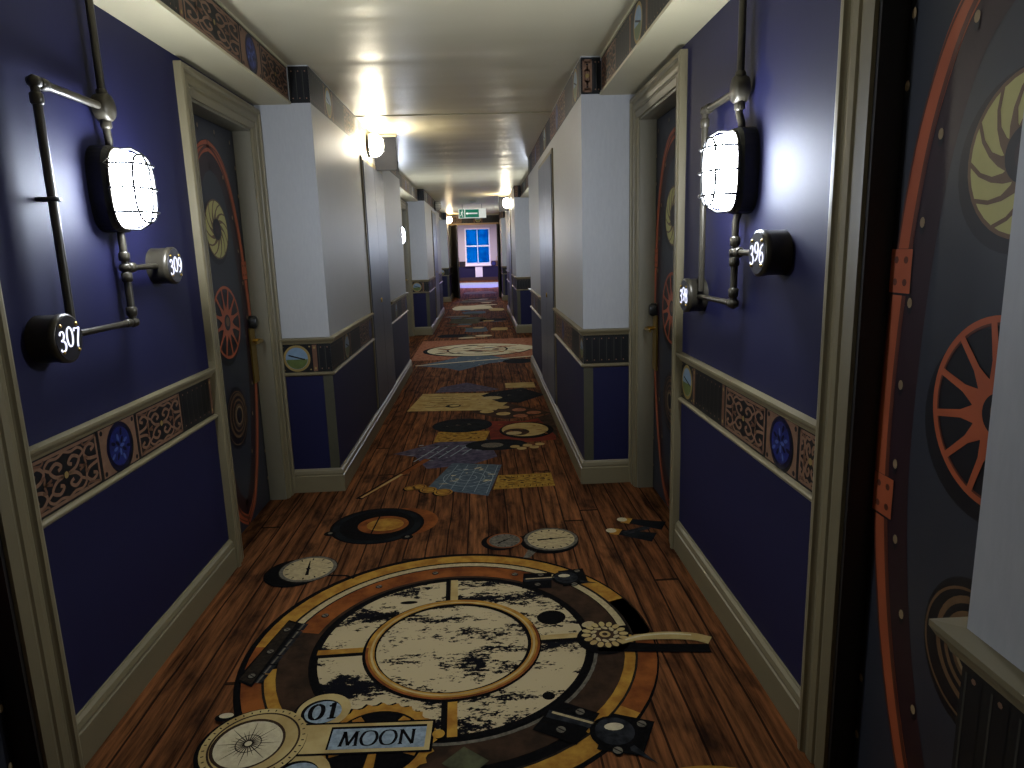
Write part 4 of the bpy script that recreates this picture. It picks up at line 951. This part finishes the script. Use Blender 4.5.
# end room shell
WX0, WX1, WZ0, WZ1 = -0.63, 0.37, 0.74, 2.24
m = MB()
def farbox(x0, x1, z0, z1, mt): m.box((x0, YFAR, z0), (x1, YFAR + 0.2, z1), mt)
for (x0, x1, z0, z1) in ((-2.4, WX0, 0, 2.6), (WX1, 2.2, 0, 2.6), (WX0, WX1, 0, WZ0), (WX0, WX1, WZ1, 2.6)):
    for (a, b, mt) in ((0, 0.62, 'blue_paint'), (0.62, 2.6, 'end_wall_paint')):
        lo, hi = max(z0, a), min(z1, b)
        if hi > lo: farbox(x0, x1, lo, hi, mt)
struct(m.build('wall_far'))
m = MB()
d = D(m, (0, YFAR, 0), (1, 0, 0), (0, 0, 1)); frieze(d, -1.6, WX0 - 0.07, 0.62, 0.86, 1); frieze(d, WX1 + 0.07, 1.6, 0.62, 0.86, 1); d.rect(-1.6, 0.0, 1.6, 0.15, 'ink_brown', 1)
trim(m)
for (x, nm) in ((-1.6, 'left'), (1.5, 'right')):
    m = MB(); m.box((x, YEND + 0.03, 0), (x + (-0.1 if x < 0 else 0.1), YFAR, 0.9), 'blue_paint'); m.box((x, YEND + 0.03, 0.9), (x + (-0.1 if x < 0 else 0.1), YFAR, 2.6), 'end_wall_paint'); struct(m.build('wall_room_' + nm))
m = MB()
for (a, b) in ((-1.7, xl - 0.0), (xr, 1.6)): m.box((a, YEND + 0.05, 0), (b, YEND + 0.2, 2.6), 'end_wall_paint')
m.box((xl, YEND + 0.05, LT), (xr, YEND + 0.2, 2.6), 'end_wall_paint')
m.box((-1.08, YEND + 0.2, 0), (-1.00, YEND + 4.2, 2.6), 'end_wall_paint')
struct(m.build('wall_room_front'))
m = MB(); m.box((XL - 0.3, YB - 0.1, 0), (XR + 0.3, YB, ZC), 'blue_paint'); struct(m.build('wall_back'))
win = struct(empty('window_1', ((WX0 + WX1) / 2, YFAR, WZ0)))
def W3(mb, nm): o = mb.build(nm, win); o.matrix_parent_inverse = Matrix.Translation(-Vector(win.location)); return o
m = MB(); t = 0.06
m.box((WX0 - t, YFAR - 0.03, WZ0 - t), (WX0, YFAR + 0.12, WZ1 + t), 'white_paint'); m.box((WX1, YFAR - 0.03, WZ0 - t), (WX1 + t, YFAR + 0.12, WZ1 + t), 'white_paint')
m.box((WX0, YFAR - 0.03, WZ1), (WX1, YFAR + 0.12, WZ1 + t), 'white_paint'); m.box((WX0, YFAR - 0.03, WZ0 - t), (WX1, YFAR + 0.12, WZ0), 'white_paint'); W3(m, 'window_frame')
m = MB(); xm, zm = (WX0 + WX1) / 2, WZ0 + 0.78
m.box((xm - 0.015, YFAR + 0.04, WZ0), (xm + 0.015, YFAR + 0.08, WZ1), 'white_paint'); m.box((WX0, YFAR + 0.035, zm - 0.03), (WX1, YFAR + 0.085, zm + 0.03), 'white_paint')
m.box((WX0, YFAR + 0.04, WZ0), (WX1, YFAR + 0.08, WZ0 + 0.05), 'white_paint'); W3(m, 'sash_bar')
m = MB(); m.box((WX0, YFAR + 0.056, WZ0), (WX1, YFAR + 0.062, WZ1), 'pane_glass'); W3(m, 'pane')
m = MB(); m.box((WX0 - 0.08, YFAR - 0.12, WZ0 - 0.09), (WX1 + 0.08, YFAR - 0.0, WZ0 - 0.055), 'white_paint'); W3(m, 'window_sill')
m = MB(); m.box((-0.27, -0.05, 0), (0.05, 0, 0.46), 'white_paint')
for k in range(7): m.box((-0.25 + k * 0.043, -0.056, 0.03), (-0.225 + k * 0.043, -0.05, 0.43), 'white_paint')
o = m.build('radiator', loc=(0, YFAR - 0.002, 0.16)); tag(o, 'small white box panel on the blue wall below the far window', 'radiator')
for x, lab in ((-0.985, 'glowing lilac light strip on the left side of the end room'), (1.45, 'glowing lilac light strip on the right side of the end room')):
    m = MB(); m.box((-0.012, -0.02, 0), (0.012, 0.02, 1.5), 'aged_pipe'); root = m.build('light_strip', loc=(x + (0 if x < 0 else 0.03), 24.2 if x < 0 else 27.5, 0.05)); tag(root, lab, 'light strip', 'lilac light strips in the end room')
    m = MB(); f = 1 if x < 0 else -1; m.box((f * 0.012, -0.015, 0.01), (f * 0.03, 0.015, 1.49), 'lilac_glow'); m.build('diffuser', root)

# ------------------------------------------------------------------ lights
def area(name, loc, rot, size, power, color):
    l = bpy.data.lights.new(name, 'AREA'); l.shape = 'RECTANGLE'; l.size, l.size_y = size; l.energy = power; l.color = color
    o = bpy.data.objects.new(name, l); col.objects.link(o); o.location = loc; o.rotation_euler = rot; return o
area('lilac_fill_light', (0.2, 26.0, 2.55), (0, 0, 0), (1.2, 3.0), 34, (0.45, 0.35, 1.0))  # unseen area light added overhead to spread the lilac glow
area('warm_room_light', (-0.6, 28.8, 2.5), (0, 0, 0), (0.6, 0.6), 12, (1.0, 0.85, 0.7))

w = bpy.data.worlds.new('dusk'); scn.world = w; w.use_nodes = True; nt = w.node_tree; bg = nt.nodes['Background']
tc = nt.nodes.new('ShaderNodeTexCoord'); nn = nt.nodes.new('ShaderNodeTexNoise'); nn.inputs['Scale'].default_value = 60
nt.links.new(tc.outputs['Generated'], nn.inputs['Vector'])
cr = nt.nodes.new('ShaderNodeValToRGB'); cr.color_ramp.elements[0].position = 0.35; cr.color_ramp.elements[0].color = (0.0, 0.09, 0.5, 1); cr.color_ramp.elements[1].position = 0.6; cr.color_ramp.elements[1].color = (0.0, 0.20, 0.85, 1)
nt.links.new(nn.outputs['Fac'], cr.inputs[0]); nt.links.new(cr.outputs[0], bg.inputs['Color']); bg.inputs['Strength'].default_value = 0.085

# ------------------------------------------------------------------ camera
f, p, y, r = 683.53, 0.1961, 0.0391, -0.0303
F = Vector((math.sin(y) * math.cos(p), math.cos(y) * math.cos(p), -math.sin(p))); rt = Vector((math.cos(y), -math.sin(y), 0)); up = rt.cross(F)
R = math.cos(r) * rt + math.sin(r) * up; U = -math.sin(r) * rt + math.cos(r) * up
cam = bpy.data.cameras.new('camera'); co = bpy.data.objects.new('camera', cam); col.objects.link(co); scn.camera = co
co.matrix_world = Matrix(((R.x, U.x, -F.x, 0), (R.y, U.y, -F.y, 0), (R.z, U.z, -F.z, 1.38), (0, 0, 0, 1)))
cam.sensor_fit = 'HORIZONTAL'; cam.sensor_width = 36; cam.lens = f / 1024 * 36; cam.clip_start = 0.02; cam.clip_end = 200
vs = scn.view_settings; vs.view_transform = 'Standard'; vs.look = 'None'; vs.exposure = 3.2; vs.gamma = 1.0; vs.use_curve_mapping = False
